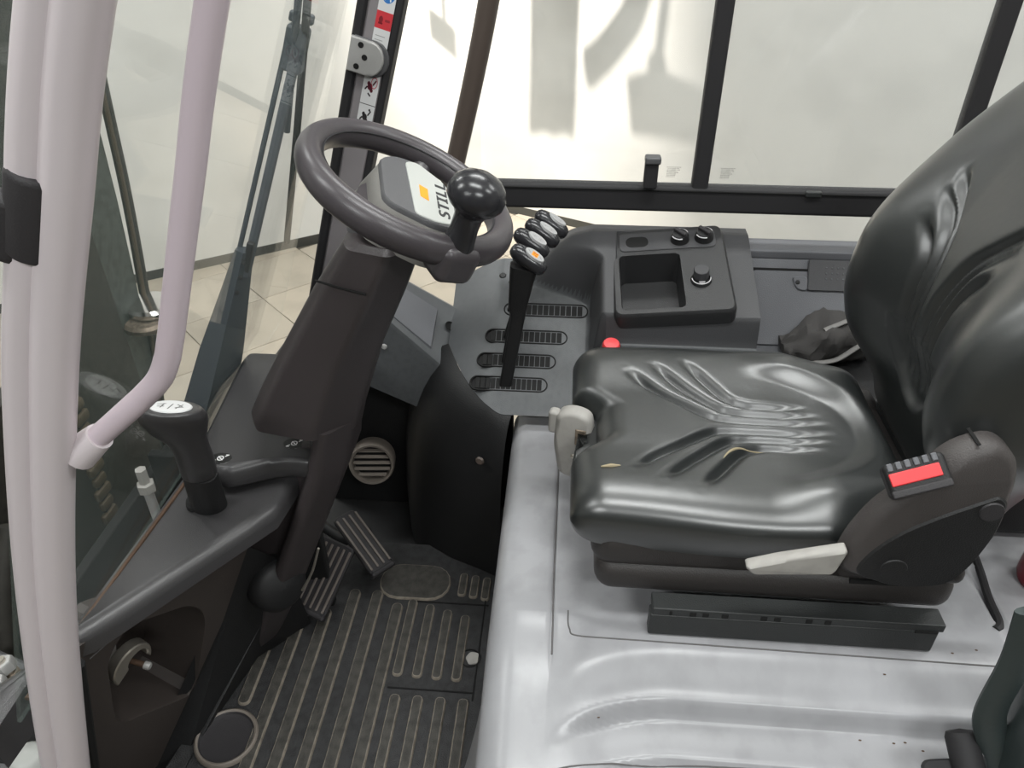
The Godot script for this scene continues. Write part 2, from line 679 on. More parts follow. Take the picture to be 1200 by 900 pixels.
# ---------------------------------------------------------------- the scene
func _ready() -> void:
	var cam := Camera3D.new()
	cam.name = "camera"
	cam.transform = Transform3D(Basis(V(0.99698, -0.0015, -0.0777), V(-0.0429, 0.8235, -0.5657), V(0.0648, 0.5673, 0.821)).orthonormalized(), V(-0.2511, 1.85, 0.9261))
	cam.fov = 53.13
	cam.near = 0.02
	cam.far = 60.0
	add_child(cam)
	cam.current = true
	var we := WorldEnvironment.new()
	we.name = "world_environment"
	var env := Environment.new()
	env.background_mode = Environment.BG_COLOR
	env.background_color = Color(0.02, 0.02, 0.02)
	env.tonemap_mode = Environment.TONE_MAPPER_LINEAR
	env.tonemap_exposure = 1.0
	env.sdfgi_enabled = true
	env.ssao_enabled = true
	env.ssil_enabled = true
	we.environment = env
	add_child(we)
	make_materials()
	build_lamps()
	build_hall()
	build_hood()
	build_seat()
	build_mat()
	build_cowl()
	build_column()
	build_wheel()
	build_console()
	build_side_panel()
	build_right_door()
	build_front_pillars()
	build_windshield()
	build_mast()
	build_pedals()
	build_small_things()
	build_shadow_casters()

func lamp(x: float, y: float, z: float, sx: float, sz: float, energy: float, label: String) -> void:
	var o := thing("ceiling_lamp", label, "lamp", "ceiling lamps of the hall", at(x, y, z))
	part("housing", rbox(sx + 0.06, 0.08, sz + 0.06, 0.01), M.zinc, o, 40, at(0, 0.05, 0))
	part("diffuser", rbox(sx, 0.02, sz, 0.004), M.lamp_glow, o)
	var l := AreaLight3D.new()
	l.name = "lamp_light"
	l.area_size = Vector2(sx, sz)
	l.light_energy = energy
	l.light_color = Color(0.985, 1.0, 1.0)
	l.area_range = 30.0
	l.area_attenuation = 2.0
	l.shadow_enabled = true
	l.transform = Transform3D(Basis(Vector3.RIGHT, -PI / 2), V(0, -0.02, 0))
	o.add_child(l, true)

const CEIL := 3.7
func build_lamps() -> void:
	var spots := [[-2.4, -1.3], [0.0, -1.3], [2.4, -1.0], [-2.4, 0.45], [0.0, 0.45], [2.4, 0.45], [-1.6, 2.7], [1.0, 2.7]]
	for i in spots.size():
		lamp(spots[i][0], CEIL - 0.12, spots[i][1], 1.3, 0.34, 3.1 if i < 6 else 6.2, "long white ceiling lamp " + ["over the mast, next to the front panels", "closest above the corner panels", "above the rear of the side panels", "over the mast, farther from the panels", "straight above the driver seat", "above the rear of the truck", "behind the viewer, toward the mast", "behind the viewer, toward the truck rear"][i])
	# added unseen lamp that floods the corner behind the side door
	var o := thing("added_lamp", "added unseen spot lamp on the ceiling that brightens the white corner panels", "lamp", "", at(-1.0, 3.35, -2.0))
	part("lamp_body", lathe([[0.001, 0.12], [0.05, 0.115], [0.06, 0.05], [0.075, 0.0], [0.068, 0.0], [0.05, 0.04], [0.001, 0.05]], 24), M.deep_black, o)
	part("bulb", lathe([[0.001, 0.03], [0.02, 0.02], [0.028, 0.0], [0.02, -0.02], [0.001, -0.03]], 16), M.lamp_glow, o, 60)
	part("bracket", tube([V(0, 0.1, 0), V(0, 0.35, 0)], 0.012), M.deep_black, o)
	var l := SpotLight3D.new()
	l.name = "added_light"
	l.light_energy = 26.0
	l.light_color = Color(1.0, 0.97, 0.93)
	l.spot_range = 30.0
	l.spot_attenuation = 2.0
	l.spot_angle = 24.0
	l.light_size = 0.05
	l.shadow_enabled = true
	o.add_child(l, true)
	l.look_at_from_position(V(-1.0, 3.3, -2.0), V(-0.55, 1.05, -3.62))

func build_shadow_casters() -> void:
	# made-up shapes hung above the view to cast shadows on the corner wall
	var a := thing("shadow_plate", "added five sided plate on a rod, out of view, casting a wall shadow", "shadow_caster")  # added plate, there only for its shadow on the side wall
	var pts := [V(-0.284, 1.588, -2.920), V(-0.184, 1.631, -2.868), V(-0.008, 1.583, -2.776), V(0.007, 1.422, -2.768), V(-0.254, 1.413, -2.905)]
	var nn := V(-0.45, 0.0, 0.89)
	var r0 := PackedVector3Array(); var r1 := PackedVector3Array()
	for p in pts:
		r0.append(p); r1.append(p - nn * 0.02)
	part("plate_body", loft([r0, r1]), M.riser_grey, a, 30)
	part("plate_rod", tube([V(-0.184, 1.60, -2.872), V(-0.178, 1.88, -2.870), V(-0.15, CEIL, -2.86)], 0.018, 10), M.riser_grey, a)
	part("rod_clamp", rbox(0.06, 0.05, 0.05, 0.008), M.riser_grey, a, 40, at(-0.187, 1.665, -2.87))
	var b := thing("shadow_tag", "added small square plate on a thin rod, out of view, casting a wall shadow", "plate")  # added small plate, there only for its shadow
	part("tag_plate", rbox(0.10, 0.11, 0.012, 0.003), M.riser_grey, b, 40, at(-0.992, 1.500, -3.29))
	part("tag_rod", tube([V(-0.985, 1.54, -3.29), V(-0.975, CEIL, -3.29)], 0.008, 8), M.riser_grey, b)
	var c := thing("shadow_strip", "added narrow grey strip, out of view, casting a wall shadow", "light_blocker")  # added strip that shades an upright band of the wall
	part("strip_sheet", sheet(func(u: float, v: float) -> Vector3: return V(lerpf(-0.655, -0.470, u), lerpf(CEIL, 1.36, v), lerpf(-3.11, -3.02, u) + 0.004 * sin(u * 14.0)), 16, 4), M.cloth_trim, c, 179)
	var d := thing("shadow_tube", "added thick grey tube, out of view, casting a curved wall shadow", "hose")  # added tube, bent to shape a curved shadow
	part("tube_body", tube(catmull([V(-0.42, CEIL, -2.70), V(-0.32, 2.3, -2.82), V(-0.275, 1.88, -2.91), V(-0.33, 1.735, -2.95), V(-0.40, 1.675, -2.97), V(-0.44, 1.65, -2.985)], 8), 0.045, 16), M.riser_grey, d)

func wall_between(called: String, a: Vector2, b: Vector2, h0: float, h1: float, th: float, m: Material, label: String) -> MeshInstance3D:
	var d := (b - a).normalized()
	var nrm := Vector2(-d.y, d.x)
	if nrm.dot(Vector2(-0.5, 0.5) - a) > 0: nrm = -nrm
	var o2 := [a, b, b + nrm * th, a + nrm * th]
	var r0 := PackedVector3Array(); var r1 := PackedVector3Array()
	for p in o2:
		r0.append(V(p.x, h0, p.y)); r1.append(V(p.x, h1, p.y))
	return struct(called, loft([r0, r1]), m, label)

func build_hall() -> void:
	var c0 := Vector2(-0.81, -3.75)
	var c1 := Vector2(-6.0, -0.02)
	var c2 := Vector2(-6.0, 5.5)
	var c3 := Vector2(5.0, 5.5)
	var c4 := Vector2(5.0, -0.71)
	var fl := struct("floor", loft([loop3(PackedVector2Array([Vector2(-6.2, -5.7), Vector2(5.2, -5.7), Vector2(5.2, 4.0), Vector2(-6.2, 4.0)]), Transform3D(Basis(V(1, 0, 0), V(0, 0, -1), V(0, 1, 0)), Vector3.ZERO), -0.2), loop3(PackedVector2Array([Vector2(-6.2, -5.7), Vector2(5.2, -5.7), Vector2(5.2, 4.0), Vector2(-6.2, 4.0)]), Transform3D(Basis(V(1, 0, 0), V(0, 0, -1), V(0, 1, 0)), Vector3.ZERO), -0.006)]), M.grout, "beige tiled floor of the hall")
	var tile := build_mesh(rbox(0.416, 0.014, 0.416, 0.002, 1), 40)
	var rng := RandomNumberGenerator.new()
	rng.seed = 4
	var ba := Vector2(0.7071, -0.7071)
	var bb := Vector2(0.7071, 0.7071)
	var tm := [M.tile_a, M.tile_b, M.tile_c]
	for i in range(-8, 9):
		for j in range(-8, 9):
			var p := Vector2(-2.077, -2.119) + ba * (i + 0.5) * 0.42 + bb * (j + 0.5) * 0.42
			if p.x < -3.6 or p.x > 1.0 or p.y < -4.0 or p.y > -0.7: continue
			if (p - c0).dot(Vector2(0.584, 0.812)) < -0.2 and p.x < c0.x: continue
			if (p - c0).dot(Vector2(-0.463, 0.886)) < -0.2 and p.x >= c0.x: continue
			put("floor_tile", tile, tm[rng.randi() % 3], fl, at(p.x, -0.007 + rng.randf() * 0.0006, p.y, Basis(Vector3.UP, PI / 4)))
	# plain field of the floor beyond the tiles that show
	wall_between("wall_left", c0, c1, 0.05, CEIL, 0.15, M.wall_panel, "glossy white panel wall ahead of the forklift")
	wall_between("wall_right", c0, c4, 0.05, CEIL, 0.15, M.wall_panel, "glossy white panel wall beside the forklift door")
	wall_between("gap_strip_left", c0, c1, -0.1, 0.05, 0.12, M.gap_shade, "dark strip coloured as the shadow gap under the front wall panels")  # shadow line under the panels is put into the strip colour
	wall_between("gap_strip_right", c0, c4, -0.1, 0.05, 0.12, M.gap_shade, "dark strip coloured as the shadow gap under the side wall panels")  # same shaded gap, painted as a dark strip
	wall_between("wall_front", c1, c2, -0.1, CEIL, 0.15, M.room_paint, "plain pale wall far ahead of the forklift")
	wall_between("wall_back", c2, c3, -0.1, CEIL, 0.15, M.back_paint, "plain grey wall behind the viewer")
	wall_between("wall_rear", c3, c4, -0.1, CEIL, 0.15, M.room_paint, "plain pale wall behind the forklift")
	struct("ceiling", rbox(11.6, 0.15, 10.0, 0.01), M.ceiling_paint, "flat pale ceiling of the hall").position = V(-0.5, CEIL + 0.075, 0.75)
	# body of the truck under the cab: closes the footwell from below
	var b := thing("truck_chassis", "dark steel chassis under the footwell and grey hood of the forklift", "chassis")
	part("footwell_tray", rbox(0.36, 0.030, 0.62, 0.005), M.deep_black, b, 40, at(-0.62, 0.510, 0.16))
	part("chassis_body", rbox(1.85, 0.38, 1.0, 0.02), M.deep_black, b, 40, at(0.02, 0.299, -0.02))

# ---------------------------------------------------------------- grey hood
func sm(a: float, b: float, x: float) -> float:
	return smoothstep(a, b, x)

func hood_drop(z: float) -> float:
	# side of the lid: slope, step, ledge, worn edge, outer frame
	return 0.03 * sm(0.235, 0.305, z) + 0.028 * sm(0.302, 0.318, z) + 0.006 * sm(0.318, 0.36, z) + 0.014 * sm(0.364, 0.374, z) + 0.02 * sm(0.40, 0.52, z)

func hood_y(x: float, z: float) -> float:
	# stepped side of the lid; the steps turn round the front corner and die out in the smooth nose
	var k := clampf((-0.08 - x) / 0.17, 0.0, 1.0)
	var m := sm(-0.262, -0.17, x)
	var y := 0.948 - m * hood_drop(z - 0.055 * k * k) - (1.0 - m) * 0.070 * sm(0.20, 0.46, z)
	y -= 0.007 * sm(-0.335, -0.30, x) * (1.0 - sm(0.195, 0.225, z + 0.03 * sm(-0.16, -0.26, x))) * (1.0 - sm(0.355, 0.37, x))
	if x > -0.2525 and x < -0.2485:
		y -= 0.003 * (1.0 - sm(0.24, 0.30, z))
	var xc := 0.387 + 0.02 * sm(0.06, 0.0, z)
	if absf(x - xc) < 0.007 and z < 0.178: y -= 0.008
	return y - 0.10 * sm(0.44, 0.53, z)

func on_hood(pts: Array, lift: float) -> Array:
	var out := []
	for p in catmull(pts, 8): out.append(V(p.x, hood_y(p.x, p.y) + lift, p.y))
	return out

func build_hood() -> void:
	var o := thing("engine_hood", "light grey moulded engine hood that carries the black seat", "hood")
	# profile from the footwell up over the rounded front edge and back
	var prof := [Vector2(-0.362, 0.50), Vector2(-0.360, 0.60), Vector2(-0.352, 0.76), Vector2(-0.346, 0.86)]
	for i in 9:
		var a := PI / 2 * i / 8
		prof.append(Vector2(-0.300 - cos(a) * 0.044, 0.898 + sin(a) * 0.050))
	for x in [-0.29, -0.28, -0.27, -0.262, -0.2545, -0.2525, -0.2515, -0.2495, -0.2485, -0.2465, -0.24, -0.23, -0.22, -0.21, -0.20, -0.19, -0.18, -0.17, -0.16, -0.15, -0.14, -0.13, -0.12, -0.11, -0.10, -0.09, -0.06, 0.0, 0.1, 0.2, 0.28, 0.33, 0.36, 0.372, 0.378, 0.384, 0.39, 0.396, 0.402, 0.42, 0.5, 0.6, 0.75]:
		prof.append(Vector2(x, 0.948))
	var zs := []
	for i in 25: zs.append(-0.30 + 0.02 * i)
	for i in 82: zs.append(0.19 + 0.0042 * (i + 1))
	var rings := []
	for z in zs:
		var ring := PackedVector3Array()
		for p in prof:
			var up := sm(0.80, 0.945, p.y)
			var y: float = p.y
			var x: float = p.x
			if p.y > 0.80:
				y -= up * (0.948 - hood_y(x, z))
			# foot of the hood swells outwards near the sill
			x -= 0.045 * sm(0.08, 0.34, z) * (1.0 - sm(0.52, 0.80, p.y))
			ring.append(V(x, y, z))
		rings.append(ring)
	part("hood_shell", loft(rings, false, false, false), M.hood_paint, o, 179)
	part("front_joint", tube(on_hood([Vector2(-0.2505, -0.24), Vector2(-0.2505, 0.0), Vector2(-0.2505, 0.14), Vector2(-0.249, 0.26)], 0.0006), 0.0013, 6), M.seam, o)
	part("lid_joint", tube(on_hood([Vector2(-0.228, 0.19), Vector2(-0.226, 0.222), Vector2(-0.208, 0.234), Vector2(-0.10, 0.236), Vector2(0.0, 0.237), Vector2(0.30, 0.240), Vector2(0.62, 0.242)], 0.0003), 0.0011, 6), M.seam, o)
	for q in [[0.160, 0.326], [0.203, 0.327], [0.218, 0.325], [0.238, 0.334], [0.199, 0.259], [-0.184, 0.330], [0.298, 0.224], [0.334, 0.215]]:
		part("paint_chip", lathe([[0.0022, 0.0004], [0.001, 0.0006]], 7, 1.0, 0.6), M.rusty, o, 40, at(q[0], hood_y(q[0], q[1]), q[1]))
	part("worn_edge", tube(on_hood([Vector2(-0.30, 0.440), Vector2(-0.26, 0.405), Vector2(-0.20, 0.385), Vector2(-0.10, 0.372), Vector2(0.0, 0.369), Vector2(0.20, 0.369)], 0.0), 0.0012, 6), M.seam, o)
	part("rubber_channel", tube(catmull([V(0.42, 0.946, -0.10), V(0.402, 0.946, 0.05), V(0.390, 0.946, 0.12), V(0.386, 0.946, 0.165), V(0.375, 0.946, 0.178)], 8), 0.006, 8), M.gasket, o)

# ---------------------------------------------------------------- seat
const ZC := -0.025

func seg_dist(p: Vector2, a: Vector2, b: Vector2) -> float:
	var d := b - a
	var t := clampf((p - a).dot(d) / d.length_squared(), 0.0, 1.0)
	return p.distance_to(a + d * t)

# depth of a moulded crease along a polyline, running out softly at its first point
func crease_at(p: Vector2, line: Array, w: float, box: Rect2) -> float:
	if not box.has_point(p): return 0.0
	var best := 1.0
	for i in line.size() - 1:
		best = minf(best, seg_dist(p, line[i], line[i + 1]))
	if best > w * 2.6: return 0.0
	var run: float = sm(0.0, 0.05, p.distance_to(line[0])) * sm(0.0, 0.08, p.distance_to(line[-1]))
	return exp(-best * best / (w * w)) * run

func boxes_of(lines: Array, pad: float) -> Array:
	var out := []
	for l in lines:
		var r := Rect2(l[0], Vector2.ZERO)
		for p in l: r = r.expand(p)
		out.append(r.grow(pad))
	return out

func smooth_line(pts: Array) -> Array:
	return catmull(pts, 5)

func cushion_top(x: float, z: float, lines: Array, boxes: Array) -> float:
	var dz := absf(z - ZC)
	var y := 1.136 + 0.017 * sm(0.06, 0.20, dz) + 0.006 * sm(0.05, -0.15, x)
	# the raised tail under the backrest and the dished rear
	var ov := Vector2((x - 0.03) / 0.172, (z - ZC) / 0.132)
	var e := ov.length()
	var tail := sm(0.90, 1.18, e) * sm(0.03, 0.13, x)
	y += 0.016 * tail * (1.0 - 0.6 * sm(0.16, 0.21, dz))
	y -= 0.004 * sm(0.06, 0.17, x) * (1.0 - sm(0.6, 1.0, e))
	y -= 0.020 * sm(0.10, 0.21, x) * sm(0.13, 0.20, dz)
	var g := 0.0
	var p := Vector2(x, z)
	for i in lines.size():
		g = maxf(g, crease_at(p, lines[i], 0.0072, boxes[i]))
	return y - 0.0130 * g * (1.0 - 0.35 * sm(0.07, 0.15, x))

func build_seat() -> void:
	var o := thing("driver_seat", "black moulded vinyl driver seat with raised side bolsters and chevron creases", "seat")
	# ---- cushion
	var lines := []
	for s in [-1.0, 1.0]:
		for l in [[[-0.150, 0.128], [-0.085, 0.062], [-0.028, 0.022], [0.0, 0.0145], [0.03, 0.0130], [0.11, 0.013], [0.166, 0.013]],
				[[-0.108, 0.150], [-0.055, 0.088], [-0.008, 0.044], [0.02, 0.0345], [0.05, 0.0320], [0.12, 0.032], [0.160, 0.032]],
				[[-0.056, 0.163], [-0.016, 0.106], [0.012, 0.068], [0.035, 0.0555], [0.06, 0.0515], [0.12, 0.0515], [0.146, 0.0515]]]:
			var pts := []
			for q in l: pts.append(Vector2(q[0], ZC + s * q[1]))
			lines.append(smooth_line(pts))
	var boxes := boxes_of(lines, 0.02)
	var rings := []
	var nx := 170
	for i in nx + 1:
		var t := float(i) / nx
		# dense at both ends, where the ends turn under
		var xa := lerpf(-1.0, 1.0, t)
		xa = xa * (1.5 - 0.5 * xa * xa) if absf(xa) < 1.0 else xa
		var x := 0.005 + 0.238 * xa
		var fr := clampf((x + 0.233) / 0.055, 0.0, 1.0)
		var rr_ := clampf((0.243 - x) / 0.05, 0.0, 1.0)
		var roll := sqrt(maxf(0.0, 1.0 - pow(1.0 - fr, 2.4))) * sqrt(maxf(0.0, 1.0 - pow(1.0 - rr_, 2.4)))
		var w := 0.222 - 0.012 * sm(0.0, -0.23, x) - 0.050 * sm(0.10, 0.23, x)
		var ring := PackedVector3Array()
		var nt := 250
		var n := nt + 60
		for j in n:
			var s := 1.0 if j < nt else -1.0
			var tt := 1.0 - 2.0 * float(j) / nt if j < nt else 1.0 - 2.0 * float(j - nt) / (n - nt)
			tt = tt * (1.25 - 0.25 * tt * tt)
			var zu := tt * s
			var sv := s * pow(maxf(0.0, 1.0 - pow(absf(zu), 4.2)), 1.0 / 4.2)
			var z := ZC + zu * w * lerpf(0.86, 1.0, roll)
			var top := cushion_top(x, z, lines, boxes) if s > 0.0 else 1.15
			var mid := 1.100
			var bot := 1.054 + 0.004 * absf(zu)
			var y := mid + (top - mid) * sv * roll if s > 0.0 else mid + (mid - bot) * sv * roll
			# recess between the thigh bolsters at the front
			var notch := 0.040 * (1.0 - sm(0.030, 0.085, absf(z - ZC))) * sm(0.0, -0.23, x)
			ring.append(V(x + notch, y, z))
		rings.append(ring)
	part("cushion", loft(rings), M.seat_vinyl, o, 179)
	# worn spots of the cover: foam shows in the near creases
	var tear := []
	for q in [[-0.018, 0.066], [-0.004, 0.045], [0.012, 0.034], [0.035, 0.0305], [0.07, 0.030]]:
		tear.append(V(q[0], cushion_top(q[0], ZC + q[1] + 0.021, lines, boxes) - 0.0012, ZC + q[1] + 0.021))
	part("cover_tear", tube(catmull(tear, 6), [0.0006, 0.0009, 0.0012, 0.0015, 0.0018, 0.002, 0.0022, 0.0024, 0.0024, 0.0024, 0.0022, 0.002, 0.0018, 0.0017, 0.0016, 0.0015, 0.0015, 0.0014, 0.0013, 0.0012, 0.0011, 0.001, 0.0009, 0.0008, 0.0006], 8), M.foam, o)
	part("cover_tear", tube([V(-0.192, cushion_top(-0.192, 0.104, lines, boxes) - 0.0012, 0.104), V(-0.178, cushion_top(-0.178, 0.102, lines, boxes), 0.102), V(-0.165, cushion_top(-0.165, 0.099, lines, boxes) - 0.001, 0.099)], [0.001, 0.0032, 0.001], 8), M.foam, o)
	# ---- backrest
	var bl := []
	var zb := -0.025
	for s in [-1.0, 1.0]:
		for l in [[[0.105, 1.510], [0.082, 1.480], [0.056, 1.447], [0.034, 1.415], [0.020, 1.365], [0.014, 1.300], [0.013, 1.240], [0.013, 1.188]],
				[[0.106, 1.478], [0.078, 1.456], [0.053, 1.425], [0.038, 1.380], [0.032, 1.320], [0.031, 1.250], [0.030, 1.190]],
				[[0.098, 1.436], [0.074, 1.412], [0.058, 1.382], [0.051, 1.335], [0.049, 1.270], [0.047, 1.200]]]:
			var pts := []
			for q in l: pts.append(Vector2(zb - 0.018 + s * q[0], q[1]))
			bl.append(smooth_line(pts))
	var bb := boxes_of(bl, 0.022)
	rings = []
	var ny := 190
	for i in ny + 1:
		var t := float(i) / ny
		var ya := lerpf(-1.0, 1.0, t)
		ya = ya * (1.5 - 0.5 * ya * ya) if absf(ya) < 1.0 else ya
		var y := 1.365 + 0.295 * ya
		var lo := clampf((y - 1.07) / 0.04, 0.0, 1.0)
		var hi := clampf((1.66 - y) / 0.05, 0.0, 1.0)
		var roll := sqrt(maxf(0.0, 1.0 - pow(1.0 - lo, 2.2))) * sqrt(maxf(0.0, 1.0 - pow(1.0 - hi, 2.2)))
		var w := 0.176 + 0.056 * sm(1.08, 1.27, y)
		var rc := 0.16
		if y > 1.66 - rc:
			var q := (y - (1.66 - rc)) / rc
			w = w - rc + rc * pow(maxf(0.0, 1.0 - pow(q, 2.2)), 1.0 / 2.2)
		var ring := PackedVector3Array()
		var nt := 250
		var n := nt + 60
		for j in n:
			var s := 1.0 if j < nt else -1.0
			var tt := 1.0 - 2.0 * float(j) / nt if j < nt else 1.0 - 2.0 * float(j - nt) / (n - nt)
			tt = tt * (1.25 - 0.25 * tt * tt)
			var zu := tt * s
			var sv := s * pow(maxf(0.0, 1.0 - pow(absf(zu), 4.0)), 1.0 / 4.0)
			var z := zb - 0.022 * (1.0 - sm(1.10, 1.30, y)) + zu * w
			var xc := back_line(y)
			var front := xc
			if s > 0.0:
				var dz := absf(z - zb)
				front -= 0.062 * sm(0.055, 0.19, dz) * sm(1.10, 1.24, y) * (1.0 - sm(1.37, 1.60, y))
				var ov := Vector2((z - zb + 0.018) / 0.078, (y - 1.29) / 0.118)
				if y < 1.29:
					front += 0.012 * (1.0 - sm(0.84, 1.02, ov.length())) * sm(1.32, 1.22, y)
				var g := 0.0
				for k in bl.size():
					g = maxf(g, crease_at(Vector2(z, y), bl[k], 0.0070, bb[k]))
				front += 0.013 * g
			var mid := xc + 0.048
			var x := mid - (mid - front) * sv * roll if s > 0.0 else mid - 0.045 * sv * roll
			ring.append(V(x, y, z))
		rings.append(ring)
	part("backrest", loft(rings), M.seat_vinyl, o, 179)
	# ---- shell and suspension
	var sh := part("seat_pan", rbox(0.45, 0.075, 0.425, 0.030, 3), M.seat_shell, o, 60, at(0.023, 1.066, ZC))
	part("pan_slot", rbox(0.07, 0.012, 0.004, 0.001), M.hole, sh, 40, at(0.16, -0.028, 0.2125))
	part("suspension_base", rbox(0.49, 0.062, 0.425, 0.026, 3), M.seat_shell, o, 60, at(0.05, 1.020, ZC + 0.005))
	part("rear_lip", rbox(0.17, 0.030, 0.43, 0.014, 3), M.seat_shell, o, 60, at(0.208, 1.062, ZC + 0.006))
	part("back_bracket", rbox(0.05, 0.20, 0.30, 0.012), M.rail_black, o, 40, at(0.305, 1.10, ZC))
	for s in [1, -1]:
		var zz := 0.215 if s == 1 else -0.235
		var rail := part("slide_rail", rbox(0.385, 0.042, 0.020, 0.003), M.rail_black, o, 40, at(0.076, 0.970, zz))
		part("rail_ledge", rbox(0.388, 0.014, 0.030, 0.002), M.rail_black, rail, 40, at(0.004, 0.026, -0.006))
		if s == 1:
			for q in [-0.165, -0.135, -0.118, -0.092, -0.04, -0.022, 0.02, 0.045]:
				part("rail_hole", rbox(0.009 if q != -0.165 else 0.004, 0.008, 0.003, 0.001), M.hole, rail, 40, at(q, 0.0255, 0.0085))
			part("rail_notch", rbox(0.03, 0.004, 0.004, 0.001), M.hole, rail, 40, at(0.175, 0.019, 0.009))
	# ---- side housing with the belt buckle
	var hp := round_poly([Vector2(0.103, 1.105), Vector2(0.108, 1.155), Vector2(0.126, 1.207), Vector2(0.155, 1.246), Vector2(0.188, 1.305), Vector2(0.226, 1.322), Vector2(0.256, 1.300), Vector2(0.268, 1.262), Vector2(0.272, 1.195), Vector2(0.262, 1.135), Vector2(0.243, 1.094), Vector2(0.18, 1.083)], 0.022, 4)
	var hs := part("side_housing", extrude(hp, 0.196, 0.240, 0.012), M.housing_grey, o, 50)
	var cp := round_poly([Vector2(0.118, 1.112), Vector2(0.130, 1.150), Vector2(0.158, 1.188), Vector2(0.20, 1.22), Vector2(0.250, 1.252), Vector2(0.263, 1.24), Vector2(0.266, 1.195), Vector2(0.256, 1.138), Vector2(0.238, 1.10), Vector2(0.18, 1.090)], 0.02, 4)
	part("housing_cover", extrude(cp, 0.232, 0.2425, 0.003), M.deep_black, hs, 40)
	part("cover_cap", lathe([[0.001, 0.002], [0.013, 0.002], [0.014, 0.0]], 24), M.rubber, hs, 40, along(V(0.247, 1.228, 0.2425), V(0, 0, 1)))
	part("cover_stud", lathe([[0.001, 0.0015], [0.016, 0.0015], [0.017, 0.0]], 24), M.deep_black, hs, 40, along(V(0.165, 1.125, 0.2425), V(0, 0, 1)))
	part("top_joint", rbox(0.004, 0.002, 0.030, 0.0008), M.hole, hs, 40, at(0.208, 1.3165, 0.218, Basis(V(0, 0, 1), 0.42)))
	# the buckle: its own frame, u along the press button
	var bu := V(0.066, 0.030, 0.0).normalized()
	var bn := V(-0.28, 0.66, 0.70)
	bn = (bn - bu * bn.dot(bu)).normalized()
	var fr2 := Transform3D(Basis(bu, bn, bu.cross(bn)), V(0.158, 1.262, 0.226))
	var bk := part("belt_buckle", rbox(0.066, 0.040, 0.040, 0.006, 3), M.deep_black, o, 50, fr2)
	part("press_button", rbox(0.054, 0.004, 0.015, 0.0015), M.red_plastic, bk, 40, at(-0.002, 0.020, -0.001))
	for k in 6:
		part("buckle_rib", rbox(0.006, 0.004, 0.009, 0.001), M.panel_grey, bk, 40, at(-0.025 + k * 0.0095, 0.020, -0.0155))
	part("buckle_lip", rbox(0.064, 0.006, 0.009, 0.002), M.rubber, bk, 40, at(0, 0.0185, 0.0155))
	# ---- levers
	var lp := round_poly([Vector2(-0.012, 1.112), Vector2(0.03, 1.129), Vector2(0.104, 1.152), Vector2(0.107, 1.146), Vector2(0.100, 1.112), Vector2(0.096, 1.106), Vector2(0.0, 1.098)], 0.006, 3)
	var rl := part("recline_lever", extrude(lp, 0.224, 0.243, 0.004), M.lever_grey, o, 50)
	rl.set_meta("label", "pale grey recline lever")
	var wl := part("weight_lever", extrude(round_poly([Vector2(-0.016, 0.0), Vector2(0.012, -0.004), Vector2(0.026, 0.05), Vector2(0.026, 0.085), Vector2(0.021, 0.118), Vector2(0.0, 0.125), Vector2(-0.021, 0.116), Vector2(-0.024, 0.06)], 0.012, 4), -0.014, 0.014, 0.006), M.lever_grey, o, 50, at(-0.229, 1.004, -0.050, Basis(V(0, 1, 0), -0.25).scaled(V(1.25, 1.05, 1.2))))
	wl.set_meta("label", "pale grey seat adjusting lever")
	part("lever_slot", rbox(0.014, 0.03, 0.006, 0.002), M.old_steel, wl, 40, at(0.012, 0.083, 0.0125))
	part("lever_rivet", lathe([[0.001, 0.003], [0.003, 0.0025], [0.004, 0.0]], 12), M.steel, wl, 50, along(V(0.004, 0.045, 0.0135), V(0, 0, 1)))
	part("lever_tab", rbox(0.014, 0.04, 0.016, 0.005), M.lever_grey, wl, 50, at(-0.026, 0.095, 0.0))

func back_line(y: float) -> float:
	var ks := [[1.05, 0.275], [1.15, 0.268], [1.22, 0.256], [1.30, 0.238], [1.40, 0.252], [1.50, 0.292], [1.60, 0.345], [1.68, 0.392]]
	for i in ks.size() - 1:
		if y <= ks[i + 1][0]:
			var t := clampf((y - ks[i][0]) / (ks[i + 1][0] - ks[i][0]), 0, 1)
			var p0 = ks[maxi(i - 1, 0)][1]
			var p1 = ks[i][1]
			var p2 = ks[i + 1][1]
			var p3 = ks[mini(i + 2, ks.size() - 1)][1]
			return 0.5 * ((2.0 * p1) + (p2 - p0) * t + (2.0 * p0 - 5.0 * p1 + 4.0 * p2 - p3) * t * t + (3.0 * p1 - p0 - 3.0 * p2 + p3) * t * t * t)
	return ks[-1][1]

# ---------------------------------------------------------------- floor mat
# a rounded raised bar whose rubbed edge shows dust
func rib_geo(w: float, l: float, h: float, r: float) -> Geo:
	var g := Geo.new()
	var edge := grey(158, 149, 136).srgb_to_linear()
	var body := grey(72, 69, 65).srgb_to_linear()
	var lev := [[0.0, 0.0, edge], [0.0012, h * 0.8, edge], [0.0022, h, edge], [0.0034, h, body]]
	var n := 0
	for q in lev:
		var p := rr(0, 0, w - q[0] * 2, l - q[0] * 2, maxf(0.001, r - q[0]), 4)
		n = p.size()
		for k in p:
			g.v.append(V(k.x, q[1], -k.y)); g.c.append(q[2])
	for i in 3:
		for j in n:
			var k := (j + 1) % n
			g.quad(i * n + j, i * n + k, (i + 1) * n + k, (i + 1) * n + j)
	var ci := g.v.size()
	g.v.append(V(0, h, 0)); g.c.append(body)
	for j in n:
		g.tri(3 * n + j, 3 * n + (j + 1) % n, ci)
	return g

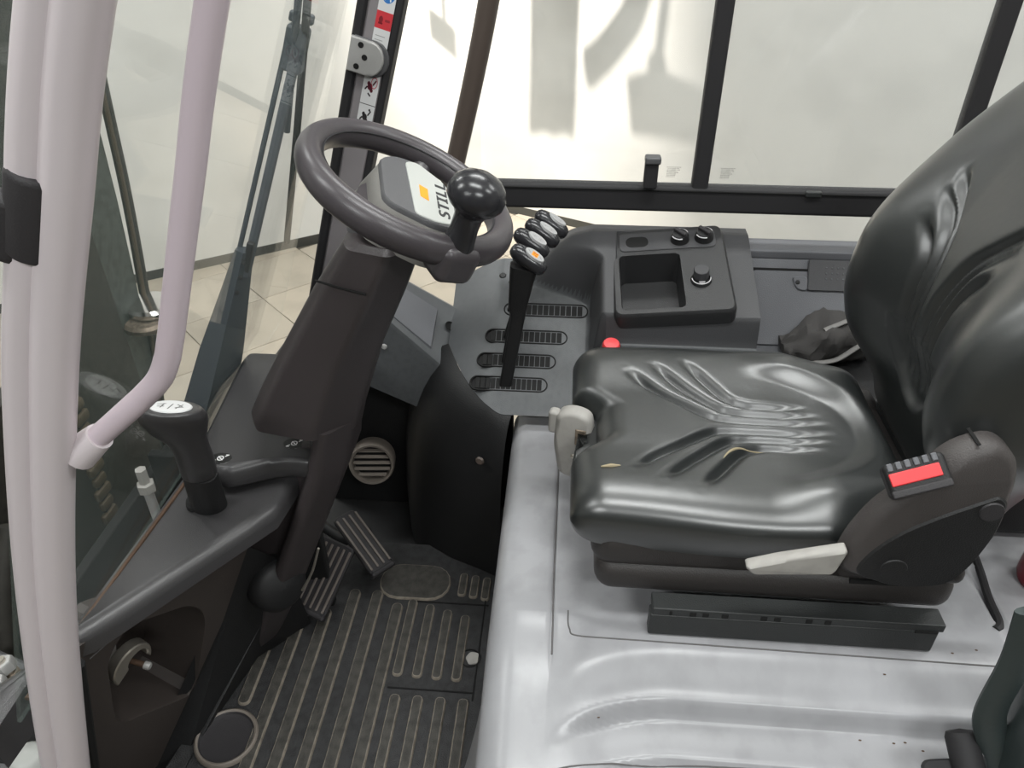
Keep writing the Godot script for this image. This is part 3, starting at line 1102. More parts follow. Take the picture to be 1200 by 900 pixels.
func build_mat() -> void:
	var o := thing("floor_mat", "worn black ribbed rubber mat in the footwell beside the grey hood", "mat")
	var y := 0.546
	var base := round_poly([Vector2(-0.96, -0.5), Vector2(-0.372, -0.5), Vector2(-0.372, 0.30), Vector2(-0.80, 0.30), Vector2(-0.86, 0.10), Vector2(-0.90, -0.20)], 0.02)
	var fl := Transform3D(Basis(V(1, 0, 0), V(0, 0, -1), V(0, 1, 0)), Vector3.ZERO)
	part("mat_base", extrude(base, 0.531, y, 0.003), M.mat_rubber, o, 40, fl)
	for i in 7:
		var x := -0.576 - 0.0485 * i
		var z0 := -0.155 + (0.03 if i == 0 else 0.0)
		if i >= 3: z0 = -0.10
		var z1 := 0.49
		if i == 5: z1 = 0.130
		if i == 6:
			z0 = 0.0
			z1 = 0.135
		part("rib", rib_geo(0.0245, z1 - z0, 0.006, 0.011), M.mat_rib, o, 40, at(x, y, (z0 + z1) / 2))
	for i in 4:   # ribs of the lift-out cover
		part("rib", rib_geo(0.0205, 0.185 - 0.01 * i, 0.006, 0.009), M.mat_rib, o, 40, at(-0.545 + 0.0385 * i, y, -0.045 + 0.006 * i))
	for i in 4:
		part("rib", rib_geo(0.0215, 0.40, 0.006, 0.009), M.mat_rib, o, 40, at(-0.538 + 0.043 * i, y, 0.286))
	for i in 3:
		part("rib", rib_geo(0.019, 0.062, 0.006, 0.008), M.mat_rib, o, 40, at(-0.446 + 0.0255 * i, y, -0.185 + 0.004 * i))
	part("heel_pad", rib_geo(0.155, 0.095, 0.006, 0.045), M.mat_rib, o, 40, at(-0.550, y, -0.185))
	part("cover_edge", rbox(0.003, 0.004, 0.235, 0.001), M.hole, o, 40, at(-0.393, y, -0.030))
	part("cover_edge", rbox(0.165, 0.004, 0.003, 0.001), M.hole, o, 40, at(-0.475, y, 0.0715))
	part("cover_edge", rbox(0.17, 0.004, 0.003, 0.001), M.hole, o, 40, at(-0.470, y, -0.135))
	var fh := part("finger_hole", lathe([[0.021, 0.002], [0.019, 0.003], [0.018, -0.001], [0.001, -0.001]], 24), M.hole, o, 40, at(-0.408, y, -0.004))
	part("hole_plate", extrude(round_poly([Vector2(-0.004, -0.016), Vector2(0.013, -0.012), Vector2(0.013, 0.012), Vector2(-0.004, 0.014), Vector2(-0.013, 0.0)], 0.005), 0.0, 0.003, 0.001), M.lever_grey, fh, 40, Transform3D(Basis(V(1, 0, 0), V(0, 0, -1), V(0, 1, 0)), V(0.003, 0.0005, 0)))
	part("cup_rim", lathe([[0.056, 0.0], [0.055, 0.008], [0.051, 0.010], [0.048, 0.007], [0.046, 0.004], [0.036, 0.0012], [0.001, 0.0006]], 36), M.rubber, o, 40, at(-0.822, y, 0.196))
	part("cup_edge", lathe([[0.0565, 0.002], [0.0555, 0.0085], [0.052, 0.0108], [0.0485, 0.0085]], 36), M.vent_ring, o, 60, at(-0.822, y, 0.196))

# ---------------------------------------------------------------- front cowl with the shelf and kick panel
const R0 := Vector3(-0.875, 1.0, 0.325)
const R1 := Vector3(-0.700, 1.0, 0.072)
const B0 := Vector3(-0.915, 0.50, 0.235)
const B1 := Vector3(-0.832, 0.50, -0.05)

func build_cowl() -> void:
	var o := thing("front_cowl", "black plastic front cowl between the windshield and the ribbed mat", "dashboard")
	# shelf: from the windshield foot to the rounded ridge
	var wa := V(-0.905, 0.992, 0.47)
	var wb := V(-0.850, 0.988, -0.44)
	var ra := R0 + (R0 - R1).normalized() * 0.10
	var rings := []
	var nrm := V(0.80, 0, 0.60)
	for i in 13:
		var t := float(i) / 12
		var a := wa.lerp(wb, t)
		var b := ra.lerp(R1, minf(1.0, t * 1.5))
		if t > 0.667:
			b = R1.lerp(V(-0.655, 1.0, -0.30), (t - 0.667) / 0.333)
		var ring := PackedVector3Array()
		ring.append(a + V(0, -0.06, 0))
		ring.append(a)
		ring.append(a.lerp(b, 0.35) + V(0, 0.004, 0))
		ring.append(a.lerp(b, 0.75) + V(0, 0.006, 0))
		var dn := (b - a); dn.y = 0; dn = dn.normalized()
		for k in 6:
			var an := PI / 2 * k / 5
			ring.append(b + V(0, 0.004, 0) + dn * (sin(an) * 0.022 - 0.010) + V(0, cos(an) * 0.020 - 0.018, 0))
		ring.append(b + dn * 0.012 + V(0, -0.032, 0))
		rings.append(ring)
	part("shelf", loft(rings, false, false, false), M.cowl_plastic, o, 50)
	part("glass_seal", tube([wa.lerp(wb, 0.06) + V(0.010, 0.003, 0), wb + V(0.010, 0.003, 0)], 0.0032, 8), M.rusty, o)
	# kick panel with the open pocket; local axes u along the ridge, v down
	var pn := V(0.894, -0.219, 0.391).normalized()
	var pu := (R1 - R0 - pn * (R1 - R0).dot(pn)).normalized()
	var pd := pn.cross(pu).normalized()
	if pd.y > 0: pd = -pd
	var org := V(-0.821, 0.765, 0.155) - V(0.894, -0.219, 0.391) * 0.022
	var f := Transform3D(Basis(pu, pd, pn), org)
	var inv := f.affine_inverse()
	var q := []
	for p in [V(-0.852, 0.990, 0.352), V(-0.733, 0.938, 0.050), V(-0.751, 0.878, 0.058), V(-0.806, 0.740, 0.106), V(-0.930, 0.500, 0.245), V(-0.972, 0.500, 0.355)]:
		var l: Vector3 = inv * p
		q.append(Vector2(l.x, l.y))
	var hole := []
	for p in [V(-0.874, 0.916, 0.303), V(-0.851, 0.953, 0.272), V(-0.823, 0.875, 0.166), V(-0.824, 0.826, 0.139), V(-0.832, 0.784, 0.134), V(-0.883, 0.615, 0.156), V(-0.914, 0.745, 0.300)]:
		var l: Vector3 = inv * p
		hole.append(Vector2(l.x, l.y))
	var hp := round_poly(hole, 0.03, 5)
	var hc := Vector2.ZERO
	for p in hp: hc += p
	hc /= hp.size()
	var lo := matched([PackedVector2Array(q), hp], hc, 64)
	var hin: PackedVector2Array = lo[1]
	var small := PackedVector2Array(); var deep := PackedVector2Array()
	for p in hin:
		small.append(hc + (p - hc) * 0.985)
		deep.append(hc + (p - hc) * 0.84 + Vector2(-0.012, 0.01))
	part("kick_panel", loft([loop3(lo[0], f, -0.03), loop3(lo[0], f, 0.0), loop3(hin, f, 0.0), loop3(small, f, -0.004), loop3(deep, f, -0.105)], true, false, true), M.dash_brown, o, 30)
	part("panel_joint", rbox(0.30, 0.0016, 0.002, 0.0006), M.seam, o, 40, Transform3D(Basis(pu, pd, pn), f * Vector3((inv * V(-0.800, 0.955, 0.195)).x, (inv * V(-0.800, 0.955, 0.195)).y, 0.0004)))
	part("front_edge_strip", tube([V(-0.864, 0.985, 0.357), V(-0.972, 0.52, 0.364)], 0.010, 8), M.hole, o, 40)
	part("mat_edge", loft([PackedVector3Array([V(-0.790, 0.900, 0.070), V(-0.845, 0.750, 0.120), V(-0.965, 0.50, 0.26), V(-1.00, 0.50, 0.42)]), PackedVector3Array([V(-0.768, 0.880, 0.045), V(-0.822, 0.74, 0.092), V(-0.945, 0.51, 0.232), V(-0.975, 0.51, 0.42)]), PackedVector3Array([V(-0.735, 0.80, 0.0), V(-0.79, 0.67, 0.04), V(-0.885, 0.535, 0.22), V(-0.905, 0.535, 0.42)]), PackedVector3Array([V(-0.745, 0.55, -0.06), V(-0.825, 0.548, 0.03), V(-0.868, 0.548, 0.20), V(-0.885, 0.548, 0.42)])], false, false, false), M.deep_black, o, 30)
	# latch in the pocket
	var lt := thing("door_latch", "bare metal hook latch with a bolt in the open pocket of the cowl", "latch")
	var c := V(-0.883, 0.845, 0.256)
	var cres := PackedVector2Array()
	for k in 17:
		var an := deg_to_rad(lerpf(-30.0, 205.0, k / 16.0))
		cres.append(Vector2(cos(an) * 0.034, -sin(an) * 0.040))
	for k in 15:
		var an := deg_to_rad(lerpf(190.0, -24.0, k / 14.0))
		cres.append(Vector2(cos(an) * 0.017 + 0.009, -sin(an) * 0.019 - 0.001))
	part("hook", extrude(cres, -0.012, 0.006, 0.002), M.steel, lt, 40, Transform3D(Basis(pu, pd, pn), c))
	part("latch_plate", extrude(round_poly([Vector2(-0.03, -0.02), Vector2(0.0, -0.034), Vector2(0.02, -0.03), Vector2(0.012, 0.03), Vector2(-0.008, 0.055), Vector2(-0.026, 0.05)], 0.008), -0.004, 0.0, 0.001), M.zinc, lt, 40, Transform3D(Basis(pu, pd, pn), c - pn * 0.036 - pu * 0.012 + pd * 0.012))
	part("bolt", tube([c - pn * 0.04 + pd * 0.022, c + pn * 0.012 + pd * 0.022 + pu * 0.016], 0.0045, 10), M.rusty, lt)
	part("bolt_head", lathe([[0.001, 0.005], [0.005, 0.005], [0.0062, 0.003], [0.0062, -0.004]], 14), M.zinc, lt, 40, along(c + pn * 0.012 + pd * 0.022 + pu * 0.016, pn * 0.05 + pu * 0.016))
	part("back_post", rbox(0.008, 0.03, 0.05, 0.003), M.zinc, lt, 40, Transform3D(Basis(pu, pd, pn), c - pn * 0.05 + pd * 0.05 - pu * 0.016))
	# ledge with the symbol discs, joined to the column
	var lp := round_poly([Vector2(-0.87, 0.30), Vector2(-0.84, 0.0), Vector2(-0.785, -0.058), Vector2(-0.690, -0.014), Vector2(-0.640, -0.020), Vector2(-0.622, 0.02), Vector2(-0.66, 0.30)], 0.026, 5)
	var le := part("switch_ledge", extrude(lp, 1.012, 1.056, 0.010), M.cowl_plastic, o, 60, Transform3D(Basis(V(1, 0, 0), V(0, 0, -1), V(0, 1, 0)), Vector3.ZERO))
	var sy := print_mat("symbol_print", symbol_image())
	for s in [V(-0.684, 1.0565, -0.024), V(-0.790, 1.0565, 0.022)]:
		var g := Geo.new()
		for k in 24:
			var a := TAU * k / 24
			g.v.append(s + V(cos(a) * 0.018, 0.0006, sin(a) * 0.0135)); g.uv.append(Vector2(0.5 + cos(a) * 0.5, 0.5 + sin(a) * 0.5))
		for k in 24: 
			var a := TAU * k / 24
			g.v.append(s + V(cos(a) * 0.018, -0.001, sin(a) * 0.0135)); g.uv.append(Vector2(0.02, 0.02))
		for k in 24:
			var k2 := (k + 1) % 24
			g.quad(k + 24, k, k2, k2 + 24)
			if k > 0 and k < 23: g.tri(0, k2, k)
		var d := part("symbol_disc", g, sy, o, 40)
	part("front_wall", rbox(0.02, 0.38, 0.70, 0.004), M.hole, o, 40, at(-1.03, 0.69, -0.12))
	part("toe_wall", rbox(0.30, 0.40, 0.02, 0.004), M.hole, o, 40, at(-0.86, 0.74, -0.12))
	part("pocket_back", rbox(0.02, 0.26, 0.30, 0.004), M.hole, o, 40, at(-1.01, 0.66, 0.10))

# ---------------------------------------------------------------- steering column
func build_column() -> void:
	var o := thing("steering_column", "black plastic steering column cover rising from the cowl to the wheel", "column")
	o.name = "steering_column"
	# upper cover: front x, rear x, at heights; z of the near face ridge
	var lv := [[1.432, -0.535, -0.450], [1.425, -0.548, -0.447], [1.35, -0.600, -0.478], [1.25, -0.662, -0.525], [1.18, -0.704, -0.550], [1.132, -0.730, -0.567], [1.122, -0.730, -0.570]]
	var rings := []
	for i in lv.size():
		var y: float = lv[i][0]
		var xf: float = lv[i][1]
		var xr: float = lv[i][2]
		var k := 0.90 if (i == 0) else 1.0
		var w := (xr - xf)
		var mid := (xf + xr) * 0.5
		var zn := 0.030 + 0.010 * (1.43 - y) / 0.34
		var q := [Vector2(xf, -0.075), Vector2(xf, 0.005), Vector2(xf + w * 0.12, zn), Vector2(xf + w * 0.66, zn + 0.006), Vector2(xr, zn - 0.042), Vector2(xr, -0.075), Vector2(xr - w * 0.3, -0.115), Vector2(xf + w * 0.2, -0.115)]
		for j in q.size():
			q[j] = Vector2(mid + (q[j].x - mid) * k, -0.04 + (q[j].y + 0.04) * k)
		var p := round_poly(q, 0.010, 3)
		var ring := PackedVector3Array()
		for v in p:
			# the cover is cut square to its own axis
			ring.append(V(v.x, y + (v.x - mid) * -0.12, v.y))
		rings.append(ring)
	part("upper_cover", loft(rings), M.column_plastic, o, 30)
	part("cover_joint", tube([V(-0.583, 1.386, 0.0335), V(-0.548, 1.378, 0.0375), V(-0.515, 1.371, 0.0395)], 0.0016, 6), M.hole, o)
	lv = [[1.128, -0.64, -0.568], [1.06, -0.655, -0.587], [1.040, -0.77, -0.590], [1.0, -0.79, -0.606], [0.9, -0.80, -0.648], [0.8, -0.82, -0.690], [0.70, -0.84, -0.732], [0.56, -0.90, -0.80]]
	rings = []
	for l in lv:
		var ring := PackedVector3Array()
		var w: float = l[2] - l[1]
		for v in round_poly([Vector2(l[1], -0.10), Vector2(l[1], -0.02), Vector2(l[2] - 0.064, -0.005), Vector2(l[2] - 0.056, 0.036), Vector2(l[2] - 0.036, 0.041), Vector2(l[2], -0.002), Vector2(l[2], -0.10)], 0.012, 3):
			ring.append(V(v.x, l[0], v.y))
		rings.append(ring)
	part("lower_cover", loft(rings), M.column_plastic, o, 30)
	# collar and shaft under the wheel
	var w0 := V(-0.467, 1.48, -0.057)
	var n := V(0.454, 0.891, 0.0)
	part("collar", lathe([[0.052, -0.075], [0.060, -0.068], [0.060, -0.052], [0.054, -0.046], [0.001, -0.046]], 36), M.hub_grey, o, 40, along(w0 + n * -0.012, n))
	part("shaft", tube([w0 - n * 0.20, w0 - n * 0.05], 0.036, 20), M.deep_black, o)
	# round boot beside the brake pedal
	part("pedal_boot", lathe([[0.001, 0.026], [0.036, 0.022], [0.050, 0.010], [0.054, -0.012], [0.048, -0.03]], 32), M.deep_black, o, 50, along(V(-0.746, 0.768, 0.026), V(0.70, 0.25, 0.60)))
	part("boot_clip", tube(catmull([V(-0.660, 0.86, 0.020), V(-0.680, 0.80, 0.020), V(-0.706, 0.750, 0.022)], 6), 0.0022, 8), M.steel, o)

# ---------------------------------------------------------------- steering wheel
func build_wheel() -> void:
	var w0 := V(-0.467, 1.48, -0.057)
	var n := V(0.45399, 0.89101, 0.0)
	var fwd := V(-0.89101, 0.45399, 0.0)
	# local axes: x towards the driver, y up the column, z to the left side
	var f := Transform3D(Basis(-fwd, n, V(0, 0, 1)), w0)
	var o := thing("steering_wheel", "black steering wheel with a turning knob and a grey hub cap", "steering wheel", "", f)
	var rings := []
	for i in 72:
		var a := TAU * i / 72
		var ring := PackedVector3Array()
		var er := V(cos(a), 0, sin(a))
		for k in 18:
			var b := TAU * k / 18
			ring.append(er * (0.137 + cos(b) * 0.0175) + V(0, sin(b) * 0.0205, 0))
		rings.append(ring)
	rings.append(rings[0])
	part("rim", loft(rings, true, false, false), M.wheel_rim, o, 85)
	part("rim_seam", tube_ring(0.1215, 0.011, 0.0012), M.gasket, o)
	# dished spokes under the hub
	for a in [0.55, 2.6, -1.57]:
		var er := V(cos(a), 0, sin(a))
		part("spoke", tube(catmull([er * 0.03 + V(0, -0.055, 0), er * 0.08 + V(0, -0.045, 0), er * 0.125 + V(0, -0.010, 0)], 6), 0.014, 12, V(0, 1, 0), 0.6), M.wheel_rim, o)
	part("boss", lathe([[0.001, -0.03], [0.062, -0.03], [0.066, -0.040], [0.060, -0.060], [0.046, -0.068], [0.001, -0.068]], 36), M.wheel_rim, o)
	var cap := [Vector2(-0.048, -0.060), Vector2(-0.026, -0.085), Vector2(0.010, -0.090), Vector2(0.050, -0.055), Vector2(0.070, 0.0), Vector2(0.070, 0.062), Vector2(0.030, 0.080), Vector2(-0.044, 0.060)]
	var top := round_poly(cap, 0.022, 5)
	var big := PackedVector2Array()
	for p in top: big.append(p * 1.16 + Vector2(-0.004, 0))
	var hr := Transform3D(Basis(Vector3.UP, 0.25), V(0.006, 0, 0))
	var cf := hr * Transform3D(Basis(V(1, 0, 0), V(0, 0, 1), V(0, 1, 0)), Vector3.ZERO)
	part("hub_side", loft([loop3(big, cf, -0.055), loop3(big, cf, -0.045), loop3(top, cf, -0.004)], true, true, true), M.hub_light, o, 40)
	var t2 := inset(top, 0.002 if signed_area(top) > 0 else -0.002)
	part("hub_cap", loft([loop3(top, cf, -0.006), loop3(top, cf, 0.001), loop3(t2, cf, 0.004)], true, false, true), M.hub_grey, o, 40)
	var pl := round_poly([Vector2(-0.010, -0.076), Vector2(0.008, -0.085), Vector2(0.046, -0.052), Vector2(0.066, 0.0), Vector2(0.066, 0.058), Vector2(0.028, 0.074), Vector2(-0.002, 0.070)], 0.010, 4)
	var pf := PackedVector2Array()
	for p in pl: pf.append(Vector2(p.x, -p.y))
	part("badge_plate", extrude(pf, 0.003, 0.0062, 0.001), M.badge_white, o, 40, hr * Transform3D(Basis(V(1, 0, 0), V(0, 0, -1), V(0, 1, 0)), Vector3.ZERO))
	# lettering faces the driver: reads from the left side (z+) to the right, tops to the front (-x)
	var tb := Basis(V(0, 0, -1), V(-1, 0, 0), V(0, 1, 0))
	lettering(o, "STILL", 0.032, M.print_black, hr * Transform3D(tb.scaled_local(V(1.28, 0.70, 1.0)), V(0.040, 0.0063, 0.004)), true, true)
	var mk := PackedVector2Array([Vector2(-0.019, 0.0), Vector2(0.014, 0.0), Vector2(0.019, 0.012), Vector2(-0.014, 0.012)])
	part("badge_mark", extrude(mk, 0.0, 0.0008, 0.0002), M.orange, o, 40, hr * Transform3D(tb, V(0.019, 0.0061, 0.004)))
	# turning knob on its clamp
	var kb := V(0.085, 0, 0.105)
	var ck := part("knob_clamp", rbox(0.050, 0.052, 0.058, 0.014, 3), M.wheel_rim, o, 60, Transform3D(Basis(V(0, 1, 0), -0.89), kb + V(0, -0.012, 0)))
	part("turning_knob", lathe([[0.001, 0.108], [0.012, 0.107], [0.024, 0.102], [0.032, 0.094], [0.0365, 0.083], [0.036, 0.073], [0.030, 0.064], [0.022, 0.058], [0.018, 0.050], [0.0175, 0.035], [0.0195, 0.018], [0.021, 0.008], [0.018, 0.0]], 40), M.gloss_black, o, 179, Transform3D(Basis(V(0, 0, 1), 0.10), kb))

func tube_ring(r: float, y: float, w: float) -> Geo:
	var rings := []
	for i in 73:
		var a := TAU * i / 72
		var ring := PackedVector3Array()
		for k in 6:
			var b := TAU * k / 6
			ring.append(V(cos(a), 0, sin(a)) * (r + cos(b) * w) + V(0, y + sin(b) * w, 0))
		rings.append(ring)
	return loft(rings, true, false, false)

# ---------------------------------------------------------------- right console
func slot_y(z: float) -> float:
	return 0.97 + 0.52 * (-0.25 - z)

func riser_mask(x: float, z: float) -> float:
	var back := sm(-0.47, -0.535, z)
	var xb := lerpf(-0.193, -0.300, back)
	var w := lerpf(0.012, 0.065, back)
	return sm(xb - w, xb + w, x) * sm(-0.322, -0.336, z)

func console_y(x: float, z: float) -> float:
	var p := slot_y(z)
	var dl := maxf(0.0, -0.385 - x)
	p -= 0.62 * pow(dl, 1.35) * 2.0
	p -= 0.0
	var t := 1.146 + 0.36 * (-0.33 - z)
	t = minf(t, 1.222) - 0.25 * maxf(0.0, -0.20 - x)
	var back := sm(-0.47, -0.535, z)
	var xb := lerpf(-0.193, -0.300, back)
	var w := lerpf(0.012, 0.065, back)
	var m := sm(xb - w, xb + w, x)
	m *= sm(-0.322, -0.336, z)
	p = maxf(p, 1.088 * sm(-0.190, -0.176, x) * sm(-0.265, -0.285, z))
	if x > -0.15 and x < 0.05 and z < -0.345 and z > -0.54:
		t -= 0.085
	return lerpf(p, t, m)

func edge_z(x: float) -> float:
	return -0.246 - 0.19 * pow(clampf((-0.36 - x) / 0.132, 0.0, 1.0), 1.7)

func build_console() -> void:
	var o := thing("lever_console", "dark grey moulded console with lever slots beside the seat and door", "console")
	var xs := []
	for i in 141: xs.append(-0.492 + 0.6 * i / 140.0)
	var zs := []
	for i in 111: zs.append(-0.575 + 0.375 * i / 110.0)
	var rings := []
	for z in zs:
		var ring := PackedVector3Array()
		for x in xs:
			var zz := lerpf(-0.575, edge_z(x), (z + 0.575) / 0.375)
			ring.append(V(x, console_y(x, zz), zz))
		rings.append(ring)
	var whole := loft(rings, false, false, false)
	var low := Geo.new()
	var high := Geo.new()
	low.v = whole.v
	high.v = whole.v
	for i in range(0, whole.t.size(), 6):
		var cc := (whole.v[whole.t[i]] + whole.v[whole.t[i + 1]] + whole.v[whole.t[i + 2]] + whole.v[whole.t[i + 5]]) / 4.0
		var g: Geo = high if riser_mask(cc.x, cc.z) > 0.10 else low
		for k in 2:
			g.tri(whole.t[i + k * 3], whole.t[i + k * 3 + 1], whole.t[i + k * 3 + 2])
	var wm: Array = build_mesh(whole, 180).surface_get_arrays(0)
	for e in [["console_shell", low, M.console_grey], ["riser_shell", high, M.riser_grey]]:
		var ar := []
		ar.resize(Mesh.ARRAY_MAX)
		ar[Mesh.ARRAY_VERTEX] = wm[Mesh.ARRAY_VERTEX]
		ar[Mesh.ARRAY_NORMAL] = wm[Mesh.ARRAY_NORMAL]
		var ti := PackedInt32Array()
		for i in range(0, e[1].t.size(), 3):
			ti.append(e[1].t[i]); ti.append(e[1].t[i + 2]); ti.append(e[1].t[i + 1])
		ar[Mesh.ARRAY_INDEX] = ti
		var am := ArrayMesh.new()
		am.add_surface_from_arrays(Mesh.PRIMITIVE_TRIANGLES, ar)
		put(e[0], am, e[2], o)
	# slots with their rubber bellows
	var zsl := [-0.305, -0.352, -0.402, -0.460]
	var xr := [-0.281, -0.267, -0.246, -0.206]
	var xl := [-0.430, -0.420, -0.408, -0.375]
	var nn := V(0, 0.25, 0.13).normalized()
	for i in 4:
		var c := V((xr[i] + xl[i]) * 0.5, slot_y(zsl[i]) + 0.001, zsl[i])
		var f := Transform3D(Basis(V(1, 0, 0), nn.cross(V(1, 0, 0)), nn), c)
		var l: float = xr[i] - xl[i]
		var sl := part("lever_slot", loft([loop3(rr(0, 0, l + 0.006, 0.034, 0.017), f, -0.003), loop3(rr(0, 0, l + 0.004, 0.032, 0.016), f, 0.0006), loop3(rr(0, 0, l, 0.028, 0.014), f, 0.0006), loop3(rr(0, 0, l - 0.002, 0.026, 0.013), f, -0.004)], true, false, true), M.fold_black, o, 40)
		for k in 13:
			var t := -0.5 + (k + 0.5) / 13.0
			part("bellow_fold", rbox(l * 0.062, 0.024, 0.003, 0.0013, 1), M.fold_black, sl, 40, Transform3D(f.basis, f * V(t * (l - 0.018), 0, -0.0015)))
	# cover joint and screw at the front of the dome
	part("dome_joint", tube(catmull([V(-0.372, console_y(-0.372, -0.52) + 0.0006, -0.52), V(-0.352, console_y(-0.352, -0.505) + 0.0006, -0.505), V(-0.345, console_y(-0.345, -0.475) + 0.0006, -0.475)], 6), 0.0014, 6), M.gasket, o)
	part("dome_screw", lathe([[0.001, 0.002], [0.006, 0.0015], [0.008, -0.001]], 16), M.deep_black, o, 40, along(V(-0.385, console_y(-0.385, -0.535), -0.535), nn))
	# skirt of the console: falls from the slots to the mat, curving round towards the front
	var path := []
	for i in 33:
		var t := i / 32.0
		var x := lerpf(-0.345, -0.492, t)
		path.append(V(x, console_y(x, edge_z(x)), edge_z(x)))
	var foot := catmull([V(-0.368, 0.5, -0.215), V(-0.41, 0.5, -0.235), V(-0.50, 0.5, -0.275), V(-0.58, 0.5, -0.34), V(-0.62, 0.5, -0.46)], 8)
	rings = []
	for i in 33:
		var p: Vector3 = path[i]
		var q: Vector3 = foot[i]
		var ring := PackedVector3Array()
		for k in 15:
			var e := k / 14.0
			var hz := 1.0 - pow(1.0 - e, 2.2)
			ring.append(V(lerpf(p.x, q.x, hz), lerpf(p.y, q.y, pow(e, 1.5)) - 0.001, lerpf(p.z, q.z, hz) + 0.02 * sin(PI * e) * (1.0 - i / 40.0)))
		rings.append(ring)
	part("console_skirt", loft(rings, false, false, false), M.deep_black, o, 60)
	part("skirt_screw", lathe([[0.001, 0.002], [0.006, 0.002], [0.009, -0.001]], 18), M.bronze, o, 40, along(V(-0.405, 0.875, -0.215), V(-0.25, 0.2, 1.0)))
	part("side_wall", rbox(0.42, 0.62, 0.03, 0.005), M.deep_black, o, 40, at(-0.12, 0.81, -0.595))
	# storage unit: bezel with an open bin
	var u := thing("storage_tray", "black storage unit with an open bin and two knobs on the console top", "tray")
	var a := V(-0.150, 1.200, -0.553)
	var b := V(0.066, 1.222, -0.553)
	var d := V(-0.156, 1.131, -0.328)
	var bx := (b - a).normalized()
	var by := (a - d)
	by = (by - bx * by.dot(bx)).normalized()
	var f2 := Transform3D(Basis(bx, by, bx.cross(by)), d)
	var W := (b - a).length()
	var H := (a - d).length()
	var outer := rr(W / 2, H / 2, W + 0.006, H + 0.006, 0.016, 5)
	var fc := rr(W / 2, H / 2, W - 0.004, H - 0.004, 0.013, 5)
	var bin := rr(0.071, H * 0.365, 0.118, H * 0.63, 0.010, 5)
	var binc := Vector2(0.071, H * 0.365)
	var lp := matched([fc, bin, outer], binc, 72)
	var deep := PackedVector2Array()
	for p in lp[1]: deep.append(binc + (p - binc) * 0.93)
	part("bezel", loft([loop3(lp[2], f2, -0.012), loop3(lp[2], f2, 0.014), loop3(lp[0], f2, 0.021), loop3(lp[1], f2, 0.021), loop3(lp[1], f2, 0.018), loop3(deep, f2, -0.05)], true, false, true), M.black_plastic, u, 40)
	var sp := part("switch_strip", extrude(rr(W / 2, H * 0.835, W - 0.03, H * 0.22, 0.010, 5), 0.0205, 0.0235, 0.001), M.riser_grey, u, 40, f2)
	part("oval_opening", extrude(rr(0.050, H * 0.83, 0.044, 0.030, 0.013, 6), 0.020, 0.0242, 0.0005), M.hole, u, 40, f2)
	for k in 2:
		var kn := part("rotary_knob", lathe([[0.0185, 0.0], [0.0180, 0.004], [0.0155, 0.014], [0.014, 0.016], [0.001, 0.0165]], 28), M.deep_black, u, 40, Transform3D(Basis(f2.basis.x, f2.basis.z, -f2.basis.y), f2 * V(0.1335 + k * 0.047, H * 0.83, 0.0235)))
		part("grip", rbox(0.008, 0.010, 0.030, 0.003), M.rubber, kn, 40, at(0, 0.0185, 0, Basis(Vector3.UP, 0.7)))
		var arc1 := []
		var arc2 := []
		for i in 9:
			var an := 0.3 + 1.5 * i / 8.0
			arc1.append(V(cos(an) * 0.0158, 0.0135, -sin(an) * 0.0158))
			arc2.append(V(cos(an + PI) * 0.0158, 0.0135, -sin(an + PI) * 0.0158))
		part("scale_mark", tube(arc1, 0.0011, 6), M.label_white, kn)
		part("scale_mark", tube(arc2, 0.0011, 6), M.label_white, kn)
	var so := part("socket", lathe([[0.020, 0.0], [0.019, 0.004], [0.0165, 0.006], [0.015, 0.001], [0.001, 0.001]], 28), M.deep_black, u, 40, Transform3D(Basis(f2.basis.x, f2.basis.z, -f2.basis.y), f2 * V(0.163, H * 0.34, 0.021)))
	part("socket_cap", lathe([[0.0145, 0.0], [0.0145, 0.016], [0.013, 0.018], [0.001, 0.018]], 24), M.riser_grey, so, 40, at(0.0, 0.004, -0.006))
	var ringarc := []
	for i in 13:
		var an := PI + PI * i / 12.0
		ringarc.append(V(cos(an) * 0.0172, 0.0062, -sin(an) * 0.0172))
	part("socket_print", tube(ringarc, 0.0009, 6), M.label_white, so)
	for k in 3:
		part("socket_print", rbox(0.012 - 0.002 * k, 0.001, 0.0012, 0.0003), M.label_white, so, 40, at(0, 0.0062, 0.0105 + 0.0028 * k))
	# red button in front of the seat
	var rb := thing("red_button", "round red button on the console beside the seat front", "button", "", along(V(-0.163, 1.092, -0.302), V(0.0, 1.0, 0.25)))
	part("button_cap", lathe([[0.0165, 0.0], [0.0165, 0.010], [0.014, 0.014], [0.001, 0.015]], 28), M.red_plastic, rb)
	part("button_base", lathe([[0.020, -0.004], [0.020, 0.002], [0.0165, 0.003]], 28), M.gasket, rb)
	# levers
	var kt := [V(-0.318, 1.275, -0.286), V(-0.316, 1.282, -0.338), V(-0.299, 1.280, -0.388), V(-0.284, 1.276, -0.440)]
	var names := ["nearest black control lever with an orange print on its knob", "second black control lever behind the orange printed one", "third black control lever behind the orange printed one", "black control lever closest to the side door"]
